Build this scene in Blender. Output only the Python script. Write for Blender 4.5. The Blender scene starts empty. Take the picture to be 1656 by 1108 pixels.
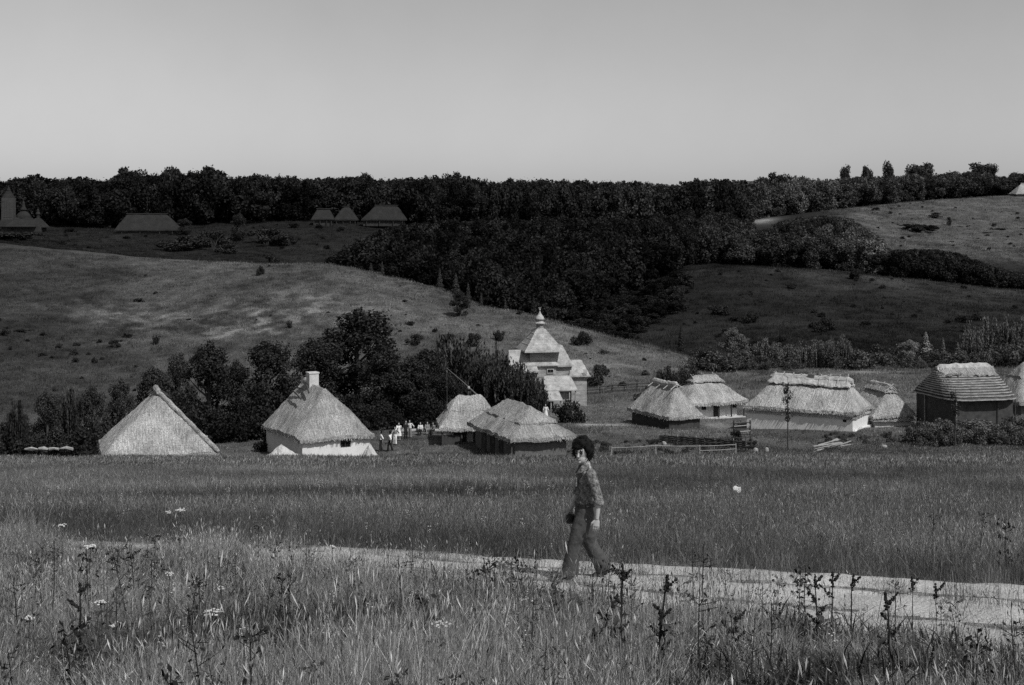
import bpy, math, random
import numpy as np
from mathutils import Vector, Matrix, noise

random.seed(7); rng = np.random.default_rng(7)
sc = bpy.context.scene
R = math.radians

# ---------------------------------------------------------------- camera
F, CX, HY = 2300.0, 828.0, 350.0          # focal length / centre column / horizon row of a 1656 x 1108 frame
cam_d = bpy.data.cameras.new('camera'); cam = bpy.data.objects.new('camera', cam_d)
sc.collection.objects.link(cam); sc.camera = cam
cam_d.sensor_width = 36.0; cam_d.lens = 50.0
cam_d.shift_y = (HY - 554.0) / 1656.0
cam_d.clip_start = 0.1; cam_d.clip_end = 12000
cam.location = (0, 0, 0); cam.rotation_euler = (R(90), 0, 0)
EYE = 1.75

# ---------------------------------------------------------------- sky, sun, exposure
SUN_EL, SUN_AZ = R(51), R(-47)            # azimuth from +X (picture right), minus = towards the camera
world = bpy.data.worlds.new('World'); sc.world = world; world.use_nodes = True
wn, wl = world.node_tree.nodes, world.node_tree.links
wn.clear()
sky = wn.new('ShaderNodeTexSky'); sky.sky_type = 'NISHITA'; sky.sun_disc = False
sky.sun_elevation = SUN_EL; sky.sun_rotation = R(90) - SUN_AZ
sky.altitude = 100; sky.air_density = 1.0; sky.dust_density = 1.2; sky.ozone_density = 1.0
bw = wn.new('ShaderNodeRGBToBW'); bg = wn.new('ShaderNodeBackground'); wo = wn.new('ShaderNodeOutputWorld')
wl.new(sky.outputs[0], bw.inputs[0]); tcw = wn.new('ShaderNodeTexCoord'); hz = wn.new('ShaderNodeTexNoise'); hz.inputs['Scale'].default_value = 3.0; hz.inputs['Detail'].default_value = 9.0; hz.inputs['Roughness'].default_value = 0.62
hm = wn.new('ShaderNodeMapRange'); hm.inputs[1].default_value = 0.25; hm.inputs[2].default_value = 0.75; hm.inputs[3].default_value = 0.93; hm.inputs[4].default_value = 1.07
hx = wn.new('ShaderNodeMath'); hx.operation = 'MULTIPLY'
wl.new(tcw.outputs['Generated'], hz.inputs['Vector']); wl.new(hz.outputs[0], hm.inputs[0]); wl.new(bw.outputs[0], hx.inputs[0]); wl.new(hm.outputs[0], hx.inputs[1])
wl.new(hx.outputs[0], bg.inputs[0]); wl.new(bg.outputs[0], wo.inputs[0])
bg.inputs[1].default_value = 0.102
sun_d = bpy.data.lights.new('sun', 'SUN'); sun_d.energy = 4.0; sun_d.angle = R(0.55); sun_d.color = (1.0, 0.995, 0.98)
sun = bpy.data.objects.new('sun', sun_d); sc.collection.objects.link(sun)
to_sun = Vector((math.cos(SUN_EL) * math.cos(SUN_AZ), math.cos(SUN_EL) * math.sin(SUN_AZ), math.sin(SUN_EL)))
sun.rotation_euler = to_sun.to_track_quat('Z', 'Y').to_euler(); sun.location = (60, 0, 80)
sc.view_settings.view_transform = 'Standard'; sc.view_settings.look = 'None'
sc.view_settings.exposure = 0.0; sc.view_settings.gamma = 1.0
sc.cycles.max_bounces = 5; sc.cycles.diffuse_bounces = 3; sc.cycles.transmission_bounces = 3
sc.cycles.use_denoising = False

# ---------------------------------------------------------------- helpers
col = sc.collection
def tag(o, label=None, cat=None, group=None, kind=None):
    if label: o['label'] = label
    if cat: o['category'] = cat
    if group: o['group'] = group
    if kind: o['kind'] = kind
    return o
def empty(name, loc=(0, 0, 0), rz=0.0, label=None, cat=None, group=None):
    o = bpy.data.objects.new(name, None); col.objects.link(o)
    o.location = loc; o.rotation_euler = (0, 0, rz); o.empty_display_size = 0.3
    return tag(o, label, cat, group)
def link(name, me, parent=None, loc=None, rot=None, scale=None):
    o = bpy.data.objects.new(name, me); col.objects.link(o)
    if parent: o.parent = parent
    if loc is not None: o.location = loc
    if rot is not None: o.rotation_euler = rot
    if scale is not None: o.scale = scale
    return o
def nz(x, y=0.0, z=0.0): return noise.noise(Vector((x, y, z)))

class MB:
    """collects vertices and faces of one mesh"""
    def __init__(s): s.v = []; s.f = []; s.along = []
    def add(s, vs, fs):
        o = len(s.v); s.v += [tuple(v) for v in vs]; s.f += [tuple(i + o for i in f) for f in fs]; return s
    def box(s, x0, x1, y0, y1, z0, z1, M=None):
        vs = [Vector((x, y, z)) for z in (z0, z1) for y in (y0, y1) for x in (x0, x1)]
        if M: vs = [M @ v for v in vs]
        return s.add(vs, [(0, 2, 3, 1), (4, 5, 7, 6), (0, 1, 5, 4), (2, 6, 7, 3), (0, 4, 6, 2), (1, 3, 7, 5)])
    def tube(s, pts, rad, n=8, side=None, wob=0.0, cap=True):
        """ring per point; rad = number or (side, other) per point"""
        pts = [Vector(p) for p in pts]; rings = []; base = len(s.v)
        up = Vector(side) if side is not None else None
        for i, p in enumerate(pts):
            d = (pts[min(i + 1, len(pts) - 1)] - pts[max(i - 1, 0)])
            if d.length < 1e-6: d = Vector((0, 0, 1))
            d.normalize()
            a = up if up is not None else (Vector((1, 0, 0)) if abs(d.x) < 0.9 else Vector((0, 1, 0)))
            a = (a - d * a.dot(d)); a.normalize(); b = d.cross(a)
            r = rad[i] if isinstance(rad, (list, tuple)) else rad
            ra, rb = r if isinstance(r, (list, tuple)) else (r, r)
            for k in range(n):
                t = 2 * math.pi * k / n
                w = 1 + (random.uniform(-wob, wob) if wob else 0)
                s.v.append(tuple(p + (a * math.cos(t) * ra + b * math.sin(t) * rb) * w))
        m = len(pts)
        for i in range(m - 1):
            for k in range(n):
                k2 = (k + 1) % n
                s.f.append((base + i * n + k, base + i * n + k2, base + (i + 1) * n + k2, base + (i + 1) * n + k))
        if cap:
            s.f.append(tuple(base + k for k in reversed(range(n))))
            s.f.append(tuple(base + (m - 1) * n + k for k in range(n)))
        return s
    def lathe(s, prof, n=16, c=(0, 0, 0), wob=0.0):
        return s.tube([(c[0], c[1], c[2] + z) for r, z in prof], [r for r, z in prof], n, side=(1, 0, 0), wob=wob)
    def ball(s, c, r, n=12, m=8, M=None):
        rx, ry, rz = r if isinstance(r, (tuple, list)) else (r, r, r)
        vs = []; fs = []
        for i in range(m + 1):
            ph = math.pi * i / m
            for k in range(n):
                t = 2 * math.pi * k / n
                v = Vector((rx * math.sin(ph) * math.cos(t), ry * math.sin(ph) * math.sin(t), rz * math.cos(ph)))
                if M: v = M @ v
                vs.append(v + Vector(c))
        for i in range(m):
            for k in range(n):
                fs.append((i * n + k, (i + 1) * n + k, (i + 1) * n + (k + 1) % n, i * n + (k + 1) % n))
        return s.add(vs, fs)
    def mesh(s, name, mat, smooth=False):
        me = bpy.data.meshes.new(name); me.from_pydata(s.v, [], s.f); me.validate(); me.update()
        if mat: me.materials.append(mat)
        if smooth: me.polygons.foreach_set('use_smooth', [True] * len(me.polygons))
        return me
    def build(s, name, mat, parent=None, smooth=False, **k):
        return link(name, s.mesh(name, mat, smooth), parent, **k)

# ---------------------------------------------------------------- materials
def new_mat(name):
    m = bpy.data.materials.new(name); m.use_nodes = True
    nt = m.node_tree; b = nt.nodes['Principled BSDF']
    b.inputs['Roughness'].default_value = 0.95; b.inputs['Specular IOR Level'].default_value = 0.15
    return m, nt, b
def node(nt, t, **k):
    n = nt.nodes.new(t)
    for a, v in k.items(): setattr(n, a, v)
    return n
def math_n(nt, op, a, b):
    n = node(nt, 'ShaderNodeMath', operation=op)
    for i, x in enumerate((a, b)):
        if isinstance(x, (int, float)): n.inputs[i].default_value = x
        else: nt.links.new(x, n.inputs[i])
    return n.outputs[0]
def noise_n(nt, vec, scale, detail=4.0, rough=0.6, lo=0.0, hi=1.0):
    n = node(nt, 'ShaderNodeTexNoise'); n.inputs['Scale'].default_value = scale
    n.inputs['Detail'].default_value = detail; n.inputs['Roughness'].default_value = rough
    if vec is not None: nt.links.new(vec, n.inputs['Vector'])
    r = node(nt, 'ShaderNodeMapRange'); r.inputs[1].default_value = 0.28; r.inputs[2].default_value = 0.72
    r.inputs[3].default_value = lo; r.inputs[4].default_value = hi
    nt.links.new(n.outputs[0], r.inputs[0]); return r.outputs[0]
def pos_n(nt, obj=True):
    t = node(nt, 'ShaderNodeTexCoord'); return t.outputs['Object']
def grey_mat(name, base, var=0.35, scale=2.0, fine=14.0, bump=0.0, rough=0.95, stretch=None, spec=0.15):
    m, nt, b = new_mat(name)
    v = pos_n(nt)
    if stretch:
        mp = node(nt, 'ShaderNodeMapping'); mp.inputs['Scale'].default_value = stretch
        nt.links.new(v, mp.inputs[0]); v = mp.outputs[0]
    a = noise_n(nt, v, scale, 5, 0.6, 1 - var, 1 + var)
    c = noise_n(nt, v, fine, 3, 0.6, 1 - var * 0.8, 1 + var * 0.8)
    o = math_n(nt, 'MULTIPLY', math_n(nt, 'MULTIPLY', a, c), base)
    nt.links.new(o, b.inputs['Base Color'])
    b.inputs['Roughness'].default_value = rough; b.inputs['Specular IOR Level'].default_value = spec
    if bump:
        bp = node(nt, 'ShaderNodeBump'); bp.inputs['Strength'].default_value = 0.6; bp.inputs['Distance'].default_value = bump
        nt.links.new(c, bp.inputs['Height']); nt.links.new(bp.outputs[0], b.inputs['Normal'])
    return m
def thatch_mat(name, base, var=0.28):
    m, nt, b = new_mat(name)
    v = pos_n(nt)
    at = node(nt, 'ShaderNodeAttribute', attribute_name='along')
    sx = node(nt, 'ShaderNodeSeparateXYZ'); nt.links.new(v, sx.inputs[0])
    cb = node(nt, 'ShaderNodeCombineXYZ')
    nt.links.new(math_n(nt, 'MULTIPLY', at.outputs['Fac'], 9.0), cb.inputs[0])
    nt.links.new(math_n(nt, 'MULTIPLY', sx.outputs[2], 1.3), cb.inputs[1])
    st = noise_n(nt, cb.outputs[0], 1.0, 5, 0.65, 1 - var, 1 + var)
    big = noise_n(nt, v, 0.5, 5, 0.65, 1 - var * 1.1, 1 + var * 0.8)
    fine = noise_n(nt, v, 9.0, 4, 0.75, 1 - var * 1.5, 1 + var * 1.5)
    o = math_n(nt, 'MULTIPLY', math_n(nt, 'MULTIPLY', math_n(nt, 'MULTIPLY', st, big), fine), base)
    nt.links.new(o, b.inputs['Base Color'])
    bp = node(nt, 'ShaderNodeBump'); bp.inputs['Strength'].default_value = 0.8; bp.inputs['Distance'].default_value = 0.09
    nt.links.new(math_n(nt, 'ADD', st, fine), bp.inputs['Height']); nt.links.new(bp.outputs[0], b.inputs['Normal'])
    return m
def leaf_mat(name, base, trans=0.25, instanced=False, var=0.5):
    m, nt, b = new_mat(name)
    gi = node(nt, 'ShaderNodeNewGeometry')
    nt.nodes.remove(b)
    rv = math_n(nt, 'ADD', math_n(nt, 'MULTIPLY', gi.outputs['Random Per Island'], 2 * var), 1 - var)
    if name == 'grass_blade': rv = math_n(nt, 'ADD', math_n(nt, 'MULTIPLY', math_n(nt, 'POWER', gi.outputs['Random Per Island'], 4.0), 1.7), 0.52)
    o = math_n(nt, 'MULTIPLY', rv, base)
    if instanced:
        at = node(nt, 'ShaderNodeAttribute', attribute_name='tone', attribute_type='INSTANCER')
        o = math_n(nt, 'MULTIPLY', rv, at.outputs['Fac'])
    d = node(nt, 'ShaderNodeBsdfDiffuse'); t = node(nt, 'ShaderNodeBsdfTranslucent'); mx = node(nt, 'ShaderNodeMixShader')
    nt.links.new(o, d.inputs[0]); nt.links.new(o, t.inputs[0]); mx.inputs[0].default_value = trans
    nt.links.new(d.outputs[0], mx.inputs[1]); nt.links.new(t.outputs[0], mx.inputs[2])
    nt.links.new(mx.outputs[0], nt.nodes['Material Output'].inputs[0])
    return m
M = {}
M['thatch'] = thatch_mat('thatch', 0.33, 0.42)
M['thatch_light'] = thatch_mat('thatch_light', 0.37, 0.42)
M['thatch_grey'] = thatch_mat('thatch_grey', 0.29, 0.38)
M['thatch_cloud_shaded'] = thatch_mat('thatch_cloud_shaded', 0.024)  # cloud shade over the distant roofs, put into their base colour
M['thatch_course'] = thatch_mat('thatch_course', 0.10, 0.4)
M['course_lip_lit'] = grey_mat('course_lip_lit', 0.22, 0.4, 2.0, 12, 0.03)  # lighter than the course body: light caught on the edges, painted in
M['white'] = grey_mat('whitewash', 0.60, 0.10, 1.2, 8, 0.02)
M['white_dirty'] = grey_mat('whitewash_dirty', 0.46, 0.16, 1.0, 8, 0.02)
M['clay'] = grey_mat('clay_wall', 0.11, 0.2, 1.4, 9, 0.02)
M['log'] = grey_mat('log_wall', 0.05, 0.3, 1.0, 8, 0.02, stretch=(1, 1, 4))
M['old_wood'] = grey_mat('old_wood', 0.035, 0.3, 1.5, 10, 0.01)
M['dark_wood'] = grey_mat('dark_wood', 0.05, 0.35, 2.0, 12, 0.01)
M['pale_wood'] = grey_mat('pale_wood', 0.3, 0.25, 2.0, 12, 0.01)
M['shingle'] = grey_mat('shingle_roof', 0.29, 0.4, 1.5, 10, 0.03)
M['board_wall'] = grey_mat('board_wall', 0.26, 0.4, 1.2, 10, 0.02, stretch=(1, 1, 3))
M['straw'] = grey_mat('straw', 0.33, 0.35, 3.0, 16, 0.03)
M['pane'] = grey_mat('window_pane', 0.012, 0.1, 1, 2, rough=0.12, spec=0.5)
M['chimney'] = grey_mat('chimney_plaster', 0.45, 0.15, 2, 9, 0.015)
M['stone'] = grey_mat('pale_stone', 0.28, 0.25, 3, 12, 0.03)
M['heap'] = grey_mat('pale_clay_heap', 0.40, 0.25, 2, 12, 0.05)
M['path'] = grey_mat('path_dirt', 0.40, 0.3, 1.1, 26, 0.06)
M['leaf_dark'] = leaf_mat('leaf_dark', 0.033, var=0.75)
M['leaf'] = leaf_mat('leaf', 0.05, var=0.7)
M['leaf_grey'] = leaf_mat('leaf_grey', 0.12, var=0.7)
M['leaf_pale'] = leaf_mat('leaf_pale', 0.19, var=0.6)
M['forest_leaf'] = leaf_mat('forest_leaf', 0.03, instanced=True, var=0.75)
M['grass_blade'] = leaf_mat('grass_blade', 0.09, 0.3, instanced=True, var=0.6)
M['bark'] = grey_mat('bark', 0.05, 0.3, 3, 10, 0.02)
M['petal'] = grey_mat('white_petal', 0.45, 0.15, 8, 30)
M['weed'] = grey_mat('weed_stem', 0.022, 0.3, 5, 20)
M['weed_seed'] = grey_mat('weed_seed', 0.018, 0.35, 9, 40)
M['weed_leaf'] = leaf_mat('weed_leaf', 0.05)
M['paper'] = grey_mat('paper', 0.5, 0.05, 4, 10)
M['skin'] = grey_mat('skin', 0.34, 0.06, 5, 20, rough=0.6, spec=0.3)
M['hair'] = grey_mat('dark_hair', 0.008, 0.4, 20, 60, 0.01)
M['eye'] = grey_mat('eye_dark', 0.015, 0.1, 5, 9)
M['lip'] = grey_mat('lip', 0.16, 0.1, 5, 9)
M['shirt'] = grey_mat('shirt_cloth', 0.13, 0.75, 26, 60, 0.006)
M['trouser'] = grey_mat('trouser_cloth', 0.06, 0.2, 6, 30, 0.006)
M['black'] = grey_mat('black_leather', 0.012, 0.2, 5, 20, rough=0.5, spec=0.4)
M['cloth_white'] = grey_mat('white_cloth', 0.68, 0.08, 5, 20)
M['cloth_dark'] = grey_mat('dark_cloth', 0.02, 0.15, 5, 20)
M['cloth_mid'] = grey_mat('mid_cloth', 0.2, 0.2, 5, 20)

# ---------------------------------------------------------------- terrain (heights in metres below / above the eye)
COLS = {
 -300: [(115,758),(140,722),(170,665),(200,600),(240,485),(285,385),(310,398),(350,398),(400,384),(430,373),(470,360),(560,352),(640,350)],
 0:    [(115,758),(140,720),(170,660),(200,592),(240,482),(280,390),(310,402),(350,402),(400,386),(430,374),(470,360),(560,352),(640,350)],
 250:  [(115,760),(140,718),(170,660),(200,600),(240,500),(275,415),(310,428),(350,430),(400,402),(430,379),(470,362),(560,354),(640,350)],
 540:  [(115,758),(125,713),(140,691),(165,650),(200,560),(230,480),(260,420),(290,436),(330,448),(400,402),(430,375),(455,357),(500,354),(640,350)],
 700:  [(115,757),(125,708),(140,688),(165,650),(200,570),(230,495),(250,455),(275,488),(300,508),(350,470),(440,385),(480,362),(560,352),(640,350)],
 860:  [(112,752),(125,708),(140,690),(160,660),(178,640),(195,592),(215,536),(230,499),(250,535),(280,562),(320,515),(400,430),(460,375),(500,362),(640,350)],
 1000: [(110,743),(125,712),(140,686),(160,655),(180,630),(200,583),(220,539),(240,570),(270,563),(310,510),(370,455),(430,400),(490,365),(560,352),(640,350)],
 1160: [(110,741),(125,711),(140,688),(160,655),(180,622),(205,585),(225,592),(250,572),(300,495),(350,428),(375,428),(430,400),(490,370),(540,360),(640,350)],
 1350: [(110,740),(125,710),(140,684),(160,650),(185,605),(210,592),(235,585),(300,495),(350,438),(380,440),(440,400),(500,347),(540,338),(640,336)],
 1500: [(110,736),(125,703),(140,680),(160,645),(185,602),(210,592),(235,585),(300,500),(345,453),(375,462),(430,422),(500,370),(560,324),(640,324)],
 1656: [(110,732),(125,698),(140,675),(160,640),(185,600),(210,590),(235,577),(300,512),(345,470),(375,477),(430,432),(500,370),(570,314),(640,316)],
 1960: [(110,730),(125,695),(140,672),(160,640),(185,600),(210,590),(235,577),(300,515),(345,478),(375,485),(430,435),(500,370),(570,308),(640,312)],
}
SLOPE = 0.148
DG = np.concatenate([np.arange(0, 720, 2.0), [760, 900, 1500, 7000, 20000]])
PG = np.arange(-300, 1961, 20.0)
def _table():
    cols = sorted(COLS); Z = []
    for c in cols:
        d = [0.0, 40.0, 88.0] + [k[0] for k in COLS[c]] + [900, 1500, 20000]
        z = [-EYE, -EYE - SLOPE * 40, -(741 - HY) / F * 88] + [-(k[1] - HY) / F * k[0] for k in COLS[c]]
        z += [z[-1] - 3, z[-1] - 8, z[-1] - 20]
        Z.append(np.interp(DG, d, z))
    Z = np.array(Z)
    T = np.array([np.interp(PG, cols, Z[:, j]) for j in range(len(DG))]).T     # [px, d]
    def blur(A, sig, ax):
        k = np.exp(-0.5 * (np.arange(-3 * int(sig + .5) - 1, 3 * int(sig + .5) + 2) / sig) ** 2); k /= k.sum()
        h = len(k) // 2
        P_ = np.pad(A, [(h, h) if i == ax else (0, 0) for i in range(2)], mode='edge')
        return np.apply_along_axis(lambda r: np.convolve(r, k, 'valid'), ax, P_)
    n = int(np.searchsorted(DG, 719))
    B = T.copy(); B[:, :n] = blur(T[:, :n], 2.2, 1)
    w = np.clip((DG - 60) / 25, 0, 1)[None, :]
    B = T * (1 - w) + B * w
    return blur(B, 2.0, 0)
TAB = _table()
def ground_np(x, y):
    x = np.asarray(x, float); y = np.asarray(y, float)
    r = np.hypot(x, y); th = np.clip(np.arctan2(x, y), -R(26), R(26))
    D = r * np.cos(th); px = CX + F * np.tan(th)
    i = np.clip((px - PG[0]) / 20.0, 0, len(PG) - 1.001); i0 = i.astype(int); fi = i - i0
    j = np.clip(np.searchsorted(DG, D) - 1, 0, len(DG) - 2); fj = np.clip((D - DG[j]) / (DG[j + 1] - DG[j]), 0, 1)
    z = (TAB[i0, j] * (1 - fi) + TAB[i0 + 1, j] * fi) * (1 - fj) + (TAB[i0, j + 1] * (1 - fi) + TAB[i0 + 1, j + 1] * fi) * fj
    # soft natural undulation
    k = np.clip((D - 3) / 60, 0.1, 1)
    z = z + k * (0.12 * np.sin(x * 0.31 + 1.3 * np.sin(y * 0.13)) * np.cos(y * 0.23 + 0.7) + 0.05 * np.sin(x * 0.9 + y * 0.55))
    return z
def G(x, y): return float(ground_np(np.array([x]), np.array([y]))[0])
def P(px, py, Y): return Vector(((px - CX) / F * Y, Y, -(py - HY) / F * Y))
def GP(px, Y):
    x = (px - CX) / F * Y
    return Vector((x, Y, G(x, Y)))

# the path: world-space centre line and half width
PATH = [(-16, 26.0), (-9, 23.2), (-2.6, 19.1), (1.2, 16.5), (3.6, 14.5), (5.6, 12.7), (10, 8.8), (17, 2.5)]
def path_line(n=160):
    t = np.linspace(0, len(PATH) - 1, n); a = np.array(PATH, float)
    x = np.interp(t, range(len(PATH)), a[:, 0]); y = np.interp(t, range(len(PATH)), a[:, 1])
    for _ in range(6):
        x[1:-1] = (x[:-2] + 2 * x[1:-1] + x[2:]) / 4; y[1:-1] = (y[:-2] + 2 * y[1:-1] + y[2:]) / 4
    return np.stack([x, y], 1)
PL = path_line()
def path_hw(x): return np.interp(x, [-4, -1, 1, 3, 6], [1.2, 1.35, 1.55, 2.0, 2.3])
def path_dist(x, y):
    """signed distance to the path's centre line: + on the far side"""
    d = (np.asarray(x)[:, None] - PL[None, :, 0]) ** 2 + (np.asarray(y)[:, None] - PL[None, :, 1]) ** 2
    i = d.argmin(1); s = np.sign(np.asarray(y) - np.interp(np.asarray(x), PL[:, 0], PL[:, 1]))
    return np.sqrt(d[np.arange(len(i)), i]) * s

def vnoise(x, y, s, seed=0):
    return np.array([noise.noise(Vector((a * s + seed * 17.3, b * s - seed * 9.1, seed))) for a, b in zip(x, y)])
def sstep(v, a, b):
    t = np.clip((v - a) / (b - a), 0, 1); return t * t * (3 - 2 * t)
def tone_np(x, y):
    """lightness of the sward: dry or lush growth, with cloud shade painted on the far meadows"""
    r = np.hypot(x, y); th = np.clip(np.arctan2(x, y), -R(26), R(26)); D = r * np.cos(th); px = CX + F * np.tan(th)
    n1 = vnoise(x, y, 0.035, 1); n2 = vnoise(x, y, 0.11, 2); n3 = vnoise(x, y, 0.4, 3)
    near = 0.30 + 0.14 * n2 + 0.13 * n3
    field = 0.185 + 0.045 * n1 + 0.04 * n2 + 0.03 * n3 + 0.0 * D
    t = near * (1 - sstep(D, 18, 24)) + field * sstep(D, 18, 24)
    vill = 0.125 + 0.07 * n2 + 0.03 * n3
    t = t * (1 - sstep(D, 92, 112)) + vill * sstep(D, 92, 112)
    # left hillside, drier patches
    hill = 0.098 + 0.05 * n1 + 0.05 * n2 + 0.04 * n3
    dry = np.exp(-(((px - 440) / 130) ** 2 + ((D - 222) / 12) ** 2)) + 0.7 * np.exp(-(((px - 190) / 100) ** 2 + ((D - 232) / 9) ** 2))
    hill = hill + 0.115 * dry * np.clip(0.4 + 1.4 * n2 + 2.4 * n3 + 1.5 * vnoise(x, y, 1.1, 4), 0, 2.2)
    hill = hill * (0.45 + 0.55 * sstep(px, -20, 380)) * (1 + 0.35 * sstep(px, 700, 1000))
    t = t * (1 - sstep(D, 150, 172)) + hill * sstep(D, 150, 172)
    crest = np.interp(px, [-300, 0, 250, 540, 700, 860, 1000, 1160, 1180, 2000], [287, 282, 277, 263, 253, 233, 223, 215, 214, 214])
    dark = 0.017 + 0.012 * n1 + 0.012 * n2 + 0.006 * n3  # cloud shade on the slopes beyond the crest, put into the ground colour
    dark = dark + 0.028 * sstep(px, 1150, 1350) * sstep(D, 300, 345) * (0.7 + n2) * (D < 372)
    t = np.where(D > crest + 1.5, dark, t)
    ffield = (0.08 + 0.05 * n2 + 0.04 * n3) * sstep(px, 1310, 1400) * sstep(D, 425, 455) + 0.02
    t = np.where((D > 420) & (px > 1300), ffield, t)
    t = np.where((D > 425) & (px < 680), 0.017 + 0.007 * n2, t)  # left terrace: same cloud shade painted into the ground
    clear = np.exp(-(((px - 1232) / 22) ** 2 + ((D - 512) / 14) ** 2))
    t = t + 0.3 * clear
    # bare trodden earth between the houses
    for cx, cd, w, h, a in ((975, 139, 42, 1.6, 0.30), (668, 130, 30, 1.2, 0.16), (1395, 187, 75, 2.5, 0.10), (1160, 139, 20, 2.0, 0.16), (985, 196, 55, 1.2, 0.12), (1010, 160, 60, 3, 0.03)):
        t = t + a * np.exp(-((px - cx) / w) ** 4 - ((D - cd) / h) ** 2)
    return np.clip(t, 0.012, 0.5)

def ground_mat():
    m, nt, b = new_mat('meadow_ground')
    v = pos_n(nt)
    at = node(nt, 'ShaderNodeAttribute', attribute_name='tone')
    a = noise_n(nt, v, 0.35, 6, 0.65, 0.65, 1.35)
    f = noise_n(nt, v, 2.6, 6, 0.75, 0.35, 1.75)
    o = math_n(nt, 'MULTIPLY', math_n(nt, 'MULTIPLY', a, f), at.outputs['Fac'])
    nt.links.new(o, b.inputs['Base Color'])
    bp = node(nt, 'ShaderNodeBump'); bp.inputs['Strength'].default_value = 0.7; bp.inputs['Distance'].default_value = 0.25
    nt.links.new(f, bp.inputs['Height']); nt.links.new(bp.outputs[0], b.inputs['Normal'])
    return m
def build_ground():
    th = np.concatenate([np.arange(-180, -24, 6.0), np.arange(-24, 24.01, 0.13), np.arange(30, 180, 6.0)])
    rr = np.concatenate([[0.3], np.arange(1, 30, 0.5), np.arange(30, 110, 0.9), np.arange(110, 300, 1.1), np.arange(300, 660, 3.5), [700, 780, 900, 1200, 1800, 3000, 5000, 8000]])
    T, Rr = np.meshgrid(np.radians(th), rr)
    x = (Rr * np.sin(T)).ravel(); y = (Rr * np.cos(T)).ravel(); z = ground_np(x, y)
    n = len(th); m = len(rr)
    idx = np.arange(n * m).reshape(m, n); nxt = np.roll(idx, -1, 1)
    q = np.stack([idx[:-1], nxt[:-1], nxt[1:], idx[1:]], -1).reshape(-1, 4)
    me = bpy.data.meshes.new('ground'); me.from_pydata(np.stack([x, y, z], 1).tolist(), [], q[:, ::-1].tolist()); me.update()
    me.polygons.foreach_set('use_smooth', [True] * len(me.polygons))
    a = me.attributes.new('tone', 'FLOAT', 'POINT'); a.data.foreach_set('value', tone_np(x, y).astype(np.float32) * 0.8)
    me.materials.append(ground_mat())
    o = link('ground', me); tag(o, kind='structure')
build_ground()
def build_path():
    mb = MB(); k = 15; n = len(PL); tg = np.gradient(PL, axis=0); tg /= np.linalg.norm(tg, axis=1)[:, None]
    for i in range(n):
        hw = float(path_hw(PL[i, 0])) + 0.28 * nz(i * 0.19, 3.1) + 0.12 * nz(i * 0.6, 7.1)
        for j in range(k):
            s = (j / (k - 1) * 2 - 1) * hw
            x = PL[i, 0] - tg[i, 1] * s; y = PL[i, 1] + tg[i, 0] * s
            edge = 0.05 if j in (0, k - 1) else 0
            q = s / hw; edge += 0.05 * (math.exp(-((q - 0.42) / 0.16) ** 2) + math.exp(-((q + 0.42) / 0.16) ** 2)) - 0.02
            mb.v.append((x, y, G(x, y) + 0.02 - edge + 0.025 * nz(x * 2.2, y * 2.2) + 0.012 * nz(x * 7, y * 7)))
    for i in range(n - 1):
        for j in range(k - 1):
            mb.f.append((i * k + j, (i + 1) * k + j, (i + 1) * k + j + 1, i * k + j + 1))
    o = mb.build('path', M['path'], smooth=True); tag(o, kind='structure')
build_path()

# ---------------------------------------------------------------- scatter by geometry nodes (stuff only)
def scatter(name, protos, pts, rotz, scl, idx, tone, label, cat, tilt=None):
    me = bpy.data.meshes.new(name); me.from_pydata(np.asarray(pts).tolist(), [], [])
    n = len(pts)
    rot = np.zeros((n, 3), np.float32); rot[:, 2] = rotz
    if tilt is not None: rot[:, 0] = tilt
    me.attributes.new('rot', 'FLOAT_VECTOR', 'POINT').data.foreach_set('vector', rot.ravel())
    me.attributes.new('scl', 'FLOAT_VECTOR', 'POINT').data.foreach_set('vector', np.asarray(scl, np.float32).ravel())
    me.attributes.new('idx', 'INT', 'POINT').data.foreach_set('value', np.asarray(idx, np.int32))
    me.attributes.new('tone', 'FLOAT', 'POINT').data.foreach_set('value', np.asarray(tone, np.float32))
    c = bpy.data.collections.new(name + '_kinds')
    for i, pm in enumerate(protos):
        c.objects.link(bpy.data.objects.new('%s_kind_%02d' % (name, i), pm))
    ng = bpy.data.node_groups.new(name, 'GeometryNodeTree')
    ng.interface.new_socket('Geometry', in_out='INPUT', socket_type='NodeSocketGeometry')
    ng.interface.new_socket('Geometry', in_out='OUTPUT', socket_type='NodeSocketGeometry')
    N, L = ng.nodes, ng.links
    gi = N.new('NodeGroupInput'); go = N.new('NodeGroupOutput'); ip = N.new('GeometryNodeInstanceOnPoints')
    ci = N.new('GeometryNodeCollectionInfo'); ci.inputs['Collection'].default_value = c
    ci.inputs['Separate Children'].default_value = True; ci.inputs['Reset Children'].default_value = True
    def attr(nm, t):
        a = N.new('GeometryNodeInputNamedAttribute'); a.data_type = t; a.inputs['Name'].default_value = nm
        return next(s for s in a.outputs if s.enabled and s.name == 'Attribute')
    e2r = N.new('FunctionNodeEulerToRotation')
    L.new(attr('rot', 'FLOAT_VECTOR'), e2r.inputs[0])
    L.new(gi.outputs[0], ip.inputs['Points']); L.new(ci.outputs[0], ip.inputs['Instance'])
    ip.inputs['Pick Instance'].default_value = True
    L.new(attr('idx', 'INT'), ip.inputs['Instance Index']); L.new(e2r.outputs[0], ip.inputs['Rotation'])
    L.new(attr('scl', 'FLOAT_VECTOR'), ip.inputs['Scale']); L.new(ip.outputs[0], go.inputs[0])
    o = link(name, me); md = o.modifiers.new('scatter', 'NODES'); md.node_group = ng
    return tag(o, label, cat, kind='stuff')

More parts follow.
